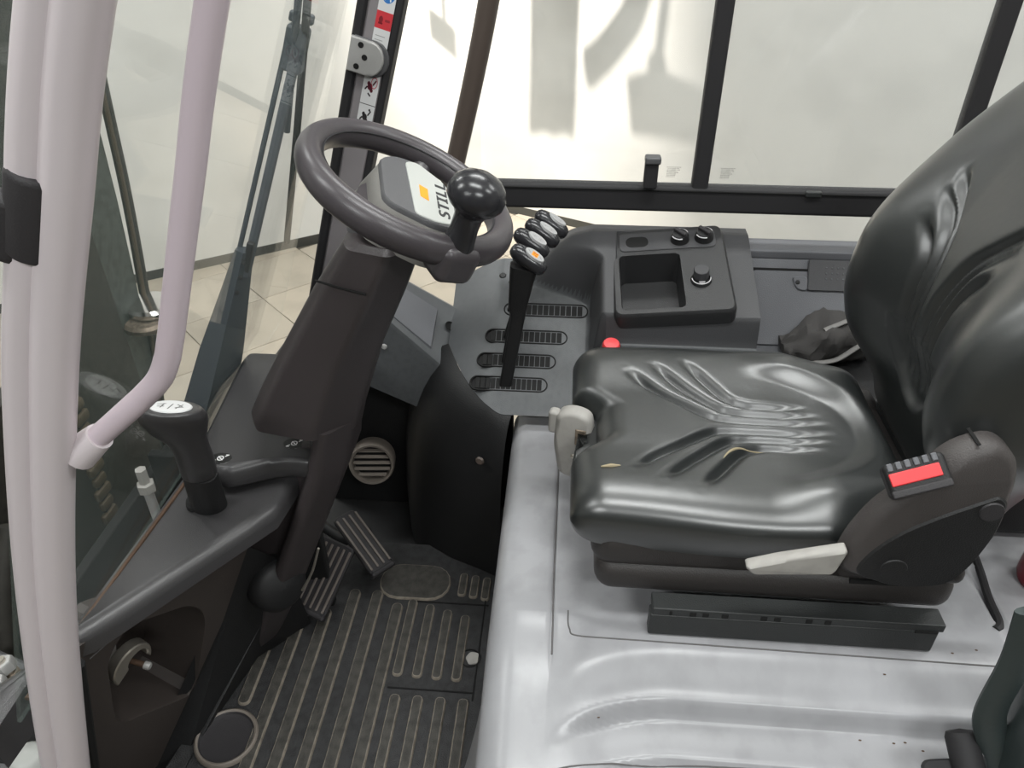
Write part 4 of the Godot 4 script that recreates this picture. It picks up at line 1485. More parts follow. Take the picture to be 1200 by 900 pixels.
	for i in 4:
		var h := thing("control_lever", names[i], "lever", "control levers on the console")
		var bx0: float = [-0.362, -0.362, -0.363, -0.360][i]
		var ba := V(bx0, slot_y(zsl[i]) - 0.008, zsl[i])
		var tp: Vector3 = kt[i]
		var dirn := (tp - ba)
		var shp := []
		var spn := 0.019 if i == 0 else 0.013
		var fr := along(ba, dirn, V(0, 0, 1))
		var L := dirn.length()
		part("stalk", loft([loop3(rr(0, 0, 0.024, 0.012, 0.005, 3), Transform3D(Basis(fr.basis.x, fr.basis.z, fr.basis.y), ba), 0.0),
			loop3(rr(0, 0, 0.026, 0.013, 0.005, 3), Transform3D(Basis(fr.basis.x, fr.basis.z, fr.basis.y), ba), L * 0.58),
			loop3(rr(-0.004, 0, 0.034, 0.017, 0.006, 3), Transform3D(Basis(fr.basis.x, fr.basis.z, fr.basis.y), ba), L * 0.66),
			loop3(rr(-0.006, 0, 0.048, 0.028, 0.010, 3), Transform3D(Basis(fr.basis.x, fr.basis.z, fr.basis.y), ba), L * 0.95)]), M.deep_black, h, 50)
		# knob: a long rounded pad sloping to the driver, printed oval on top
		var kx := V(0.80, -0.52, 0.16).normalized()
		var ky := V(0.50, 0.78, 0.22 - 0.06 * i)
		ky = (ky - kx * ky.dot(kx)).normalized()
		var kf := Transform3D(Basis(kx, ky, kx.cross(ky)), tp)
		var kr := []
		for e in 13:
			var s := -cos(PI * e / 12.0)
			var rr0 := pow(maxf(0.0, 1.0 - pow(absf(s), 3.0)), 1.0 / 3.0)
			var ring := PackedVector3Array()
			for q in 20:
				var an := TAU * q / 20
				ring.append(V(s * 0.036, sin(an) * 0.016 * maxf(0.04, rr0), cos(an) * 0.0175 * maxf(0.04, rr0)))
			kr.append(ring)
		part("knob", loft(kr), M.gloss_black, h, 80, kf)
		var im := print_mat("lever_print_%d" % i, lever_label_image(i))
		var g := Geo.new()
		for lev in 2:
			for q in 24:
				var an := TAU * q / 24
				g.v.append(V(cos(an) * (0.0195 - 0.001 * lev) + 0.004, 0.0125 + 0.0042 * lev, sin(an) * (0.0115 - 0.001 * lev))); g.uv.append(Vector2(0.5 + cos(an) * 0.5, 0.5 + sin(an) * 0.5))
		for q in 24:
			var q2 := (q + 1) % 24
			g.quad(q, q2, q2 + 24, q + 24)
			if q > 0 and q < 23: g.tri(24, 24 + q, 24 + q2)
		part("knob_label", g, im, h, 30, kf)
	# right part of the dash between column and console
	var rd := thing("right_dash", "dark grey dash piece between the steering column and the lever console", "dashboard")
	var tl := V(-0.600, 1.118, -0.515)
	var tr := V(-0.470, 1.040, -0.515)
	var ml := V(-0.610, 1.082, -0.395)
	var mr := V(-0.475, 0.945, -0.395)
	var bl := V(-0.655, 0.915, -0.392)
	var br := V(-0.498, 0.838, -0.392)
	var ext := V(-0.04, 0.02, 0)
	rings = []
	for s in [[tl + ext, ml + ext, bl + ext], [tl, ml, bl], [tr, mr, br]]:
		var ring := PackedVector3Array()
		var pts := [s[0] + V(0, -0.08, -0.04), s[0] + V(0, -0.004, -0.004), s[0] + V(0, 0, 0.006), s[1] + V(0, 0.006, -0.012), s[1] + V(0, 0.001, -0.003), s[1] + V(0, -0.012, 0.0), s[2], s[2] + V(0, -0.02, -0.03)]
		for p in pts: ring.append(p)
		rings.append(ring)
	part("dash_skin", loft(rings, false, false, false), M.console_grey, rd, 35)
	var up := (tr - tl).normalized()
	var dq := func(u: float, v: float) -> Vector3: return tl.lerp(tr, u).lerp(ml.lerp(mr, u), v)
	var np := (mr - tl).cross(tr - ml).normalized()
	if np.y < 0: np = -np
	var o0 := V(0, 0.005, 0.0)
	part("clear_panel", loft([PackedVector3Array([dq.call(0.02, 0.22) - o0, dq.call(0.62, 0.22) - o0, dq.call(0.62, 0.86) - o0, dq.call(0.02, 0.86) - o0]), PackedVector3Array([dq.call(0.02, 0.22) + o0 * 0.7, dq.call(0.62, 0.22) + o0 * 0.7, dq.call(0.62, 0.86) + o0 * 0.7, dq.call(0.02, 0.86) + o0 * 0.7])]), M.panel_grey, rd, 30)
	part("round_opening", lathe([[0.011, 0.001], [0.009, 0.002], [0.008, -0.001], [0.001, -0.001]], 20), M.hole, rd, 40, along(dq.call(0.82, 0.35) + np * 0.003, np))
	for p in [V(-0.618, 1.02, -0.389), V(-0.512, 0.895, -0.389)]:
		part("dash_screw", lathe([[0.001, 0.002], [0.005, 0.0015], [0.0065, -0.001]], 14), M.zinc, rd, 40, along(p, V(0, 0.1, 1)))
	part("foot_wall", rbox(0.46, 0.40, 0.02, 0.004), M.deep_black, rd, 40, at(-0.59, 0.69, -0.50))
	# round air vent low in the footwell
	var vt := thing("air_vent", "round slatted air vent low in the dark footwell", "vent", "", along(V(-0.690, 0.668, -0.428), V(0.12, 0.25, 1.0)))
	part("vent_ring", lathe([[0.052, -0.04], [0.054, 0.0], [0.051, 0.006], [0.046, 0.005], [0.044, -0.002], [0.044, -0.02]], 40), M.vent_ring, vt)
	part("vent_back", lathe([[0.044, -0.02], [0.001, -0.02]], 32), M.hole, vt)
	for k in 5:
		var off := -0.030 + 0.0155 * k
		var half := sqrt(0.0445 * 0.0445 - off * off)
		part("vent_slat", rbox(0.0025, 0.010, half * 2.0, 0.001), M.vent_ring, vt, 40, Transform3D(Basis(V(0, 0, 1), 0.5), V(off, -0.006, 0)))

# ---------------------------------------------------------------- panel beside the seat
func build_side_panel() -> void:
	var o := thing("side_panel", "grey side panel with a lid and ledge beside the black seat", "panel")
	var s := V(0, -0.155, 0.10).normalized()
	var nn := V(1, 0, 0).cross(s)
	if nn.y < 0: nn = -nn
	var f := Transform3D(Basis(V(1, 0, 0), -s, nn), V(0, 1.185, -0.52))
	part("panel_skin", extrude(PackedVector2Array([Vector2(0.066, 0.0), Vector2(0.75, 0.0), Vector2(0.75, -0.21), Vector2(0.066, -0.21)]), -0.02, 0.0, 0.002), M.panel_grey, o, 40, f)
	part("top_ledge", rbox(0.70, 0.020, 0.06, 0.005), M.panel_grey, o, 40, at(0.425, 1.192, -0.548))
	part("lower_ledge", rbox(0.70, 0.04, 0.17, 0.01), M.deep_black, o, 40, at(0.42, 1.005, -0.345))
	var lid := part("compartment_lid", extrude(rr(0.32, -0.100, 0.40, 0.150, 0.008, 3), -0.004, 0.004, 0.002), M.panel_grey, o, 40, f)
	part("lid_gap", rbox(0.20, 0.006, 0.003, 0.001), M.hole, o, 40, Transform3D(f.basis, f * V(0.205, -0.0235, 0.0015)))
	part("lid_gap", rbox(0.004, 0.160, 0.003, 0.001), M.hole, o, 40, Transform3D(f.basis, f * V(0.1165, -0.105, 0.0015)))
	var hg := part("hinge_plate", extrude(rr(0.275, -0.033, 0.095, 0.062, 0.004, 3), 0.003, 0.009, 0.0015), M.riser_grey, o, 40, f)
	for i in 3:
		for j in 4:
			part("raised_dot", rbox(0.003, 0.003, 0.002, 0.0008, 1), M.panel_grey, hg, 40, at(0.262 + 0.011 * j, -0.018 - 0.011 * i, 0.0095))
	var hl := part("hinge_tab", extrude(round_poly([Vector2(0.196, -0.036), Vector2(0.228, -0.036), Vector2(0.228, -0.066), Vector2(0.206, -0.062)], 0.010, 4), 0.003, 0.008, 0.0015), M.panel_grey, o, 40, f)
	part("tab_screw", lathe([[0.001, 0.002], [0.004, 0.0015], [0.005, -0.001]], 12), M.deep_black, hl, 40, Transform3D(Basis(V(1, 0, 0), V(0, 0, 1), V(0, -1, 0)), V(0.208, -0.048, 0.008)))
	# work gloves pushed between seat and panel
	var gl := thing("crumpled_cloth", "crumpled dark grey cloth with a pale edge tucked beside the backrest", "cloth")
	var rng := FastNoiseLite.new()
	rng.seed = 8
	rng.frequency = 9.0
	var c := V(0.265, 1.055, -0.405)
	var g := Geo.new()
	var rings := []
	for i in 25:
		var t := i / 24.0
		var x := lerpf(-0.088, 0.11, t)
		var ring := PackedVector3Array()
		var sz := 0.012 + 0.055 * pow(sin(PI * clampf(0.08 + t * 0.86, 0, 1)), 0.8)
		for k in 28:
			var an := TAU * k / 28
			var q := V(x, sin(an) * sz * 0.62 * (0.8 + 0.5 * t) + 0.028 * t, cos(an) * sz * 0.85 - 0.02 * t)
			var dsp := rng.get_noise_3dv(q * 1.6) * 0.030
			q += V(0, sin(an), cos(an)) * dsp
			q.y = maxf(q.y, -0.0295)
			ring.append(c + q)
		rings.append(ring)
	part("cloth_body", loft(rings), M.cloth, gl, 60)
	part("cloth_edge", tube(catmull([c + V(-0.045, -0.008, 0.055), c + V(0.0, 0.004, 0.060), c + V(0.045, 0.030, 0.045), c + V(0.095, 0.050, 0.030)], 6), 0.007, 10, V(0, 1, 0), 0.4), M.cloth_trim, gl)
	part("cloth_edge", tube(catmull([c + V(-0.02, 0.045, 0.02), c + V(0.03, 0.062, 0.005), c + V(0.08, 0.085, 0.0)], 6), 0.006, 10, V(0, 1, 0), 0.5), M.cloth_trim, gl)

# ---------------------------------------------------------------- right side door
func build_right_door() -> void:
	var o := thing("cab_door", "black framed glazed cab door beside the seat with two upright bars", "door")
	part("sill_bar", rbox(1.14, 0.052, 0.034, 0.008, 3), M.gasket, o, 50, at(0.160, 1.292, -0.555))
	part("sill_joint", rbox(1.10, 0.003, 0.003, 0.001), M.hole, o, 40, at(0.17, 1.311, -0.537))
	part("sill_clip", rbox(0.030, 0.012, 0.010, 0.003), M.rail_black, o, 40, at(0.215, 1.312, -0.537))
	part("upright_bar", rbox(0.031, 0.80, 0.030, 0.006, 2), M.gasket, o, 50, at(0.0, 1.71, -0.555))
	part("upright_bar", rbox(0.034, 0.80, 0.030, 0.006, 2), M.gasket, o, 50, at(0.468, 1.71, -0.555))
	part("front_tube", tube(catmull([V(-0.33, 2.05, -0.56), V(-0.408, 1.64, -0.56), V(-0.478, 1.357, -0.56), V(-0.492, 1.315, -0.56), V(-0.47, 1.285, -0.558), V(-0.40, 1.283, -0.556)], 8), 0.019, 16), M.bronze, o)
	var edges := [[V(-0.478, 1.312, 0), V(-0.012, 1.312, 0), V(-0.012, 2.1, 0), V(-0.31, 2.1, 0)], [V(0.012, 1.312, 0), V(0.456, 1.312, 0), V(0.456, 2.1, 0), V(0.012, 2.1, 0)], [V(0.480, 1.312, 0), V(0.73, 1.312, 0), V(0.73, 2.1, 0), V(0.480, 2.1, 0)]]
	for e in edges:
		var poly := PackedVector2Array()
		for p in e: poly.append(Vector2(p.x, p.y))
		part("glass_pane", extrude(poly, -0.5575, -0.5525, 0.0004), M.glass_clear, o, 20)
	# window catch on the sill
	var ct := part("window_catch", rbox(0.026, 0.052, 0.020, 0.004), M.gasket, o, 40, at(-0.0985, 1.345, -0.530))
	part("catch_cap", rbox(0.030, 0.014, 0.026, 0.004), M.hub_grey, ct, 40, at(0.001, 0.030, 0.002))
	# small approval prints in the corners of two panes
	var im := Image.create(64, 48, false, Image.FORMAT_RGBA8)
	im.fill(Color(0.75, 0.75, 0.74, 0.0))
	var rg := RandomNumberGenerator.new()
	rg.seed = 5
	for r in 8:
		var x := 8 + rg.randi() % 8
		while x < 54 - r * 2:
			var l := 2 + rg.randi() % 5
			im.fill_rect(Rect2i(x, 4 + r * 5, l, 2), Color(0.35, 0.35, 0.35, 0.85))
			x += l + 1 + rg.randi() % 3
	var pm := print_mat("pane_print", im)
	pm.transparency = BaseMaterial3D.TRANSPARENCY_ALPHA
	pm.roughness = 0.6
	for x in [-0.072, 0.031]:
		part("pane_print", plate(V(x, 1.356, -0.5518), V(x + 0.036, 1.356, -0.5518), V(x + 0.036, 1.330, -0.5518), V(x, 1.330, -0.5518), 0.0002), pm, o, 20)

# ---------------------------------------------------------------- pillars
func build_front_pillars() -> void:
	var o := thing("entry_pillar", "pale grey double tube cab pillar at the open entry with a black sleeve", "pillar")
	var lo := catmull([V(-0.899, 0.70, 0.46), V(-0.851, 0.923, 0.46), V(-0.759, 1.248, 0.46), V(-0.674, 1.500, 0.46), V(-0.616, 1.640, 0.46)], 8)
	var lu := catmull([V(-0.613, 1.652, 0.46), V(-0.555, 1.782, 0.46), V(-0.414, 2.05, 0.46)], 8)
	var rt := catmull([V(-0.885, 0.70, 0.462), V(-0.827, 0.927, 0.462), V(-0.736, 1.250, 0.462), V(-0.647, 1.509, 0.462), V(-0.583, 1.667, 0.462), V(-0.533, 1.782, 0.462), V(-0.40, 2.05, 0.462)], 8)
	part("outer_tube", tube(lo, 0.0165, 20), M.pillar_paint, o, 60)
	part("outer_tube", tube(lu, 0.0165, 20, V(0, 0, 1), 1.0, true), M.pillar_paint, o, 60)
	part("inner_tube", tube(rt, 0.0172, 20), M.pillar_paint, o, 60)
	var mid := []
	for i in range(0, rt.size()): mid.append(rt[i] + V(-0.014, 0, -0.006))
	part("web", tube(mid, 0.0125, 12), M.pillar_paint, o, 60)
	var sl := V(-0.607, 1.654, 0.461)
	var sd := V(0.40, 1.0, 0).normalized()
	part("black_sleeve", tube([sl - sd * 0.033, sl - sd * 0.030, sl + sd * 0.026, sl + sd * 0.030], [0.0182, 0.0205, 0.0205, 0.0182], 24), M.rubber, o, 50)
	part("sleeve_tongue", rbox(0.05, 0.052, 0.018, 0.007), M.rubber, o, 50, Transform3D(Basis(V(0, 0, 1), -0.37), sl + V(-0.035, -0.004, 0.008)))
	# grab rail welded to the pillar
	var gp := catmull([V(-0.35, 2.05, 0.45), V(-0.462, 1.781, 0.45), V(-0.502, 1.674, 0.45), V(-0.545, 1.556, 0.45)], 6)
	gp.append_array(catmull([V(-0.554, 1.533, 0.45), V(-0.566, 1.512, 0.45), V(-0.586, 1.492, 0.45)], 5))
	gp.append_array([V(-0.62, 1.463, 0.45), V(-0.650, 1.438, 0.452)])
	part("grab_rail", tube(gp, 0.0098, 18), M.rail_paint, o, 60)
	part("rail_weld", tube([V(-0.634, 1.451, 0.451), V(-0.657, 1.432, 0.453)], [0.012, 0.0155], 18), M.pillar_paint, o, 60)
	# far corner post
	var c := thing("corner_post", "grey corner post between windshield and door with stickers and a metal hinge", "post")
	var d := V(0.30, 1.0, 0.0).normalized()
	var e := V(1.0, -0.30, 0.0).normalized()
	var f := Transform3D(Basis(e, d, V(0, 0, 1)), V(-0.690, 1.433, -0.520))
	var y0 := -0.55
	var y1 := 0.75
	part("post_body", extrude(PackedVector2Array([Vector2(0.012, y0), Vector2(0.062, y0), Vector2(0.062, y1), Vector2(0.012, y1)]), -0.05, 0.0, 0.004), M.post_paint, c, 40, f)
	part("windshield_gasket", extrude(PackedVector2Array([Vector2(-0.006, y0), Vector2(0.012, y0), Vector2(0.012, y1), Vector2(-0.006, y1)]), -0.04, 0.004, 0.004), M.gasket, c, 40, f)
	part("door_gasket", extrude(PackedVector2Array([Vector2(0.060, y0), Vector2(0.072, y0), Vector2(0.076, y1), Vector2(0.060, y1)]), -0.045, 0.002, 0.003), M.gasket, c, 40, f)
	var up := print_mat("upper_print", upper_sticker_image())
	var lw := print_mat("lower_print", lower_sticker_image())
	part("blue_sticker", plate(f * V(0.031, 0.29, 0), f * V(0.060, 0.29, 0), f * V(0.060, 0.145, 0), f * V(0.031, 0.145, 0)), up, c, 20).set_meta("label", "sticker with a blue disc and a red band")
	part("warning_sticker", plate(f * V(0.029, 0.125, 0), f * V(0.058, 0.125, 0), f * V(0.058, -0.005, 0), f * V(0.029, -0.005, 0)), lw, c, 20).set_meta("label", "white sticker with two pictograms")
	var hp := PackedVector2Array([Vector2(0.004, 0.098), Vector2(0.004, 0.166)])
	var hpoly := [Vector2(-0.004, 0.098), Vector2(-0.004, 0.166), Vector2(0.040, 0.166)]
	for k in 9:
		var a := PI / 2 - PI * k / 8
		hpoly.append(Vector2(0.040 + cos(a) * 0.030, 0.132 + sin(a) * 0.034))
	hpoly.append(Vector2(0.040, 0.098))
	for k in hpoly.size(): hpoly[k] = Vector2(hpoly[k].x * 0.86, 0.132 + (hpoly[k].y - 0.132) * 0.88)
	part("hinge_plate", extrude(PackedVector2Array(hpoly), 0.002, 0.014, 0.002), M.zinc, c, 40, f)
	var hp2 := PackedVector2Array()
	for p in hpoly: hp2.append(Vector2(p.x * 1.08 + 0.004, (p.y - 0.132) * 1.06 + 0.132))
	part("hinge_back", extrude(hp2, 0.0, 0.006, 0.002), M.hub_grey, c, 40, f)
	for p in [Vector2(0.016, 0.152), Vector2(0.026, 0.133), Vector2(0.014, 0.114)]:
		part("hinge_hole", lathe([[0.0052, 0.0005], [0.0046, 0.0008], [0.001, 0.0006]], 14), M.hole, c, 40, Transform3D(f.basis * Basis(V(1, 0, 0), V(0, 0, 1), V(0, -1, 0)), f * V(p.x, p.y, 0.014)))

# ---------------------------------------------------------------- windshield and wiper
func ws(y: float) -> float:
	return -0.885 + 0.36 * (y - 0.98)

func build_windshield() -> void:
	var o := thing("windshield", "raked tinted windshield between the entry pillar and the corner post", "windshield")
	var ring0 := PackedVector3Array(); var ring1 := PackedVector3Array()
	var rs := []
	for q in [[0.994, 0.0], [2.1, 0.0]]:
		var ring := PackedVector3Array()
		for s in [[0.0, -0.510], [0.0, 0.445], [-0.006, 0.445], [-0.006, -0.510]]:
			ring.append(V(ws(q[0]) + s[0], q[0], s[1]))
		rs.append(ring)
	part("windshield_pane", loft(rs), M.glass_tint, o, 20)
	var w := thing("windshield_wiper", "dark grey wiper with a tapering arm outside the windshield", "wiper")
	var dn := V(0.36, 1, 0).normalized()
	var nx := V(1, -0.36, 0).normalized()
	var p0 := V(ws(0.92) - 0.052, 0.92, -0.2525)
	var p1 := V(ws(1.285) - 0.035, 1.285, -0.264)
	var p2 := V(ws(1.600) - 0.035, 1.600, -0.342)
	var rings := []
	for q in [[0.0, 1.18], [0.45, 0.93], [0.85, 0.52], [1.0, 0.38]]:
		var p := p0.lerp(p1, q[0])
		var ring := PackedVector3Array()
		for e in [[0.036, -0.020], [0.004, 0.030], [-0.038, 0.022], [-0.038, -0.022], [0.0, -0.036]]:
			ring.append(p + nx * e[0] * q[1] + V(0, 0, e[1] * q[1]))
		rings.append(ring)
	part("wiper_arm", loft(rings), M.wiper_grey, w, 25)
	for k in 3:
		var p := p0.lerp(p1, 0.80 + 0.08 * k)
		part("arm_rivet", lathe([[0.001, 0.004], [0.004, 0.003], [0.0045, 0.0]], 10), M.deep_black, w, 40, along(p + nx * 0.006 + V(0, 0, 0.012), V(0, 0, 1)))
	part("arm_spring", rbox(0.012, 0.06, 0.012, 0.003), M.deep_black, w, 40, Transform3D(Basis(nx, dn, V(0, 0, 1)), p1 + nx * 0.008 - dn * 0.01))
	for e in [[-0.012, 0.0045], [0.008, 0.0085]]:
		part("wiper_rod", tube([p1 + nx * e[0] - dn * 0.05, p2 + nx * e[0] * 0.9], e[1], 8), M.wiper_grey, w)
	var cl := part("blade_clip", rbox(0.034, 0.072, 0.030, 0.006), M.wiper_grey, w, 40, Transform3D(Basis(nx, dn, V(0, 0, 1)), p2 + nx * 0.004))
	part("clip_hook", rbox(0.016, 0.016, 0.014, 0.004), M.wiper_grey, w, 40, Transform3D(Basis(nx, dn, V(0, 0, 1)), p2 + dn * 0.046 - nx * 0.006))
	part("clip_hook", rbox(0.016, 0.016, 0.014, 0.004), M.wiper_grey, w, 40, Transform3D(Basis(nx, dn, V(0, 0, 1)), p2 + dn * 0.050 + nx * 0.016))
	part("blade_carrier", tube([V(ws(1.72) - 0.032, 1.72, -0.30), V(ws(1.60) - 0.032, 1.60, -0.335), V(ws(1.46) - 0.028, 1.46, -0.37)], 0.006, 8), M.wiper_grey, w)
	part("wiper_blade", tube([V(ws(1.78) - 0.018, 1.78, -0.27), V(ws(1.62) - 0.018, 1.62, -0.335), V(ws(1.453) - 0.018, 1.453, -0.40), V(ws(1.20) - 0.018, 1.20, -0.49)], 0.0065, 8), M.deep_black, w)
# ---------------------------------------------------------------- mast
func build_mast() -> void:
	var o := thing("lift_mast", "dark steel lift mast seen through the windshield", "mast")
	var x0 := -1.265
	var zy := Transform3D(Basis(V(0, 0, 1), V(0, 1, 0), V(-1, 0, 0)), V(-1.2, 0, 0))
	part("outer_upright", extrude(PackedVector2Array([Vector2(-0.50, 0.12), Vector2(-0.25, 0.12), Vector2(-0.25, 2.2), Vector2(-0.64, 2.2), Vector2(-0.560, 1.25), Vector2(-0.520, 0.95), Vector2(-0.50, 0.80)]), 0.0, 0.05, 0.006), M.mast_steel, o, 30, zy)
	part("inner_upright", extrude(PackedVector2Array([Vector2(-0.36, 0.12), Vector2(0.16, 0.12), Vector2(0.16, 1.10), Vector2(-0.20, 1.12), Vector2(-0.22, 2.2), Vector2(-0.40, 2.2), Vector2(-0.40, 0.9)]), -0.03, 0.0, 0.006), M.mast_dark, o, 30, zy)
	part("crossbeam", rbox(0.06, 0.14, 1.0, 0.01), M.mast_steel, o, 40, at(-1.27, 0.30, -0.02))
	part("outer_upright", rbox(0.08, 2.1, 0.12, 0.01), M.mast_steel, o, 40, at(-1.25, 1.15, 0.42))
	for i in 2:
		part("guide_roller", lathe([[0.001, 0.010], [0.045, 0.010], [0.052, 0.004], [0.052, -0.006], [0.001, -0.006]], 28), M.old_steel if i == 0 else M.chrome, o, 40, along(V(-1.17, 1.005 + 0.022 * i, -0.480 - 0.03 * i), V(0.05, 1.0, 0.06)))
	var ch := thing("lift_chain", "brown leaf chain running down inside the lift mast", "chain")
	for i in 22:
		var y := 0.42 + 0.028 * i
		part("chain_link", rbox(0.014, 0.022, 0.046 if i % 2 == 0 else 0.036, 0.006, 1), M.chain_brown, ch, 40, at(-1.150, y, -0.120 - 0.10 * (y - 0.6)))
	part("chain_strand", rbox(0.006, 0.62, 0.020, 0.002), M.mast_dark, ch, 40, Transform3D(Basis(V(1, 0, 0), -0.10), V(-1.152, 0.715, -0.132)))
	var hs := thing("mast_hose", "thin dark hose curving down beside the lift mast", "hose")
	var hp := catmull([V(-1.2, 2.0, -0.70), V(-1.2, 1.478, -0.622), V(-1.2, 1.23, -0.588), V(-1.2, 0.926, -0.524), V(-1.2, 0.75, -0.47), V(-1.2, 0.40, -0.40)], 8)
	part("hose_cover", tube(hp, 0.0115, 10), M.mast_dark, hs)
	var hp2 := []
	for p in hp: hp2.append(p + V(0.004, 0, 0.010))
	part("hose_line", tube(hp2, 0.005, 8), M.chain_brown, hs)

# ---------------------------------------------------------------- pedals and the parking lever
func pedal(o: Node3D, c: Vector3, u: Vector3, v: Vector3, w: float, l: float, n: int) -> void:
	var nn := u.cross(v).normalized()
	if nn.y < 0: nn = -nn
	var f := Transform3D(Basis(u, v, nn).orthonormalized(), c)
	var pad := part("pedal_pad", extrude(round_poly([Vector2(-w / 2, -l / 2), Vector2(w / 2, -l / 2), Vector2(w / 2 * 0.92, l / 2), Vector2(-w / 2 * 0.92, l / 2)], 0.012, 3), -0.012, 0.0, 0.003), M.rubber, o, 40, f)
	for k in n:
		var x := -w / 2 * 0.82 + w * 0.82 * k / (n - 1)
		part("pad_rib", rbox(0.0055, l * 0.88, 0.004, 0.0016, 1), M.tread_metal, pad, 40, at(x, 0, 0.0015))
	part("pad_lip", rbox(w * 1.02, 0.012, 0.016, 0.005), M.rubber, pad, 40, at(0, -l / 2, -0.006))
	part("pedal_arm", tube([f * V(0, 0, -0.012), f * V(0, l * 0.3, -0.07), f * V(0, l * 0.8, -0.12)], 0.012, 10), M.deep_black, o)

func build_pedals() -> void:
	var a := thing("brake_pedal", "ribbed brake pedal at the foot of the steering column", "pedal")
	pedal(a, V(-0.726, 0.632, -0.115), V(0.93, -0.12, 0.34).normalized(), V(0.10, 0.62, -0.78).normalized(), 0.088, 0.150, 6)
	var b := thing("accelerator_pedal", "ribbed accelerator pedal behind the brake pedal", "pedal")
	pedal(b, V(-0.664, 0.632, -0.218), V(0.60, -0.12, -0.80).normalized() * -1.0, V(-0.62, 0.45, -0.62).normalized(), 0.060, 0.150, 4)

func build_small_things() -> void:
	# parking brake lever
	var o := thing("parking_lever", "black parking brake lever with a round white label on top", "lever")
	var b := V(-0.803, 0.994, 0.068)
	var t := V(-0.725, 1.266, 0.189)
	part("lever_boot", tube([b, b.lerp(t, 0.30), b.lerp(t, 0.46)], [0.029, 0.027, 0.0255], 24, V(0, 0, 1), 0.75), M.deep_black, o, 60)
	var rings := []
	var prof := [[0.44, 0.0255, 0.0], [0.60, 0.0255, 0.0], [0.72, 0.0245, -0.001], [0.82, 0.027, -0.004], [0.90, 0.037, -0.010], [0.965, 0.0415, -0.013], [1.02, 0.042, -0.013], [1.065, 0.037, -0.012], [1.08, 0.030, -0.011]]
	for q in prof:
		var c: Vector3 = b.lerp(t, q[0]) + V(q[2] * 1.2, 0, q[2] * 0.3)
		var ring := PackedVector3Array()
		for k in 28:
			var a := TAU * k / 28
			ring.append(c + V(cos(a) * q[1], (cos(a) * -0.10 + sin(a) * -0.28) * q[1] * sm(0.8, 1.0, q[0]), -sin(a) * q[1] * 0.85))
		rings.append(ring)
	part("grip", loft(rings), M.cowl_plastic, o, 70)
	var lm := print_mat("parking_print", lever_label_image(4))
	var g := Geo.new()
	var c2: Vector3 = b.lerp(t, 1.08) + V(-0.0132, 0.0006, -0.0033)
	for lev in 2:
		for q in 28:
			var an := TAU * q / 28
			var r := 0.0250 - 0.001 * lev
			g.v.append(c2 + V(cos(an) * r, (cos(an) * -0.10 + sin(-an) * -0.28) * r + 0.0015 * lev, sin(an) * r * 0.85)); g.uv.append(Vector2(0.5 + cos(an) * 0.5, 0.5 + sin(an) * 0.5))
	for q in 28:
		var q2 := (q + 1) % 28
		g.quad(q, q2, q2 + 28, q + 28)
		if q > 0 and q < 27: g.tri(28, 28 + q, 28 + q2)
	part("lever_label", g, lm, o, 30).set_meta("label", "round white label with small symbols")
	part("lever_seat", extrude(round_poly([Vector2(-0.842, -0.058), Vector2(-0.780, -0.055), Vector2(-0.775, -0.080), Vector2(-0.83, -0.092)], 0.015, 4), 1.000, 1.0095, 0.001), M.hole, o, 40, Transform3D(Basis(V(1, 0, 0), V(0, 0, -1), V(0, 1, 0)), Vector3.ZERO))
	# washer nozzle behind the glass
	var wn := thing("threaded_fitting", "pale threaded fitting outside the windshield beside the parking lever", "fitting", "", at(-0.915, 1.00, 0.045))
	part("fitting_nut", lathe([[0.001, 0.0], [0.014, 0.0], [0.014, 0.016], [0.009, 0.018], [0.009, 0.045], [0.001, 0.046]], 6), M.lever_grey, wn)
	part("fitting_stem", lathe([[0.008, -0.06], [0.008, 0.0]], 12), M.zinc, wn)
	# bolts and frame plate low at the front
	var fp := thing("bolt_mount", "grey steel mount with a slot and pale cap below the entry pillar", "mount")
	part("frame_plate", extrude(round_poly([Vector2(-1.12, -0.24), Vector2(-0.93, -0.30), Vector2(-0.88, -0.52), Vector2(-1.12, -0.52)], 0.02), 0.80, 0.845, 0.006), M.hub_grey, fp, 40, Transform3D(Basis(V(1, 0, 0), V(0, 0, -1), V(0, 1, 0)), Vector3.ZERO))
	part("plate_slot", extrude(rr(-0.965, -0.395, 0.06, 0.05, 0.01), 0.843, 0.8465, 0.0005), M.hole, fp, 40, Transform3D(Basis(V(1, 0, 0), V(0, 0, -1), V(0, 1, 0)), Vector3.ZERO))
	part("plate_cap", lathe([[0.024, 0.0], [0.023, 0.014], [0.016, 0.022], [0.001, 0.024]], 24), M.badge_white, fp, 60, at(-0.945, 0.842, 0.415))
	part("frame_leg", rbox(0.12, 0.8, 0.12, 0.01), M.mast_dark, fp, 40, at(-1.04, 0.41, 0.38))
	var bl := ["upper hex bolt with a nut beside the entry pillar foot", "lower hex bolt with rusty threads beside the entry pillar foot"]
	for i in 2:
		var p: Vector3 = [V(-1.035, 0.845, 0.298), V(-1.026, 0.845, 0.330)][i]
		var bo := thing("hex_bolt", bl[i], "bolt", "hex bolts on the front frame", Transform3D(Basis(V(0, 0, 1), 0.20), p))
		part("bolt_head", lathe([[0.015, 0.028], [0.015, 0.042], [0.013, 0.045], [0.001, 0.045]], 6), M.zinc, bo)
		part("bolt_tip", lathe([[0.007, 0.045], [0.007, 0.050], [0.001, 0.050]], 14), M.steel, bo)
		var th := []
		for k in 15: th.append([0.0115 if k % 2 == 0 else 0.0095, -0.004 + 0.0024 * k])
		part("bolt_thread", lathe(th, 18), M.old_steel, bo)
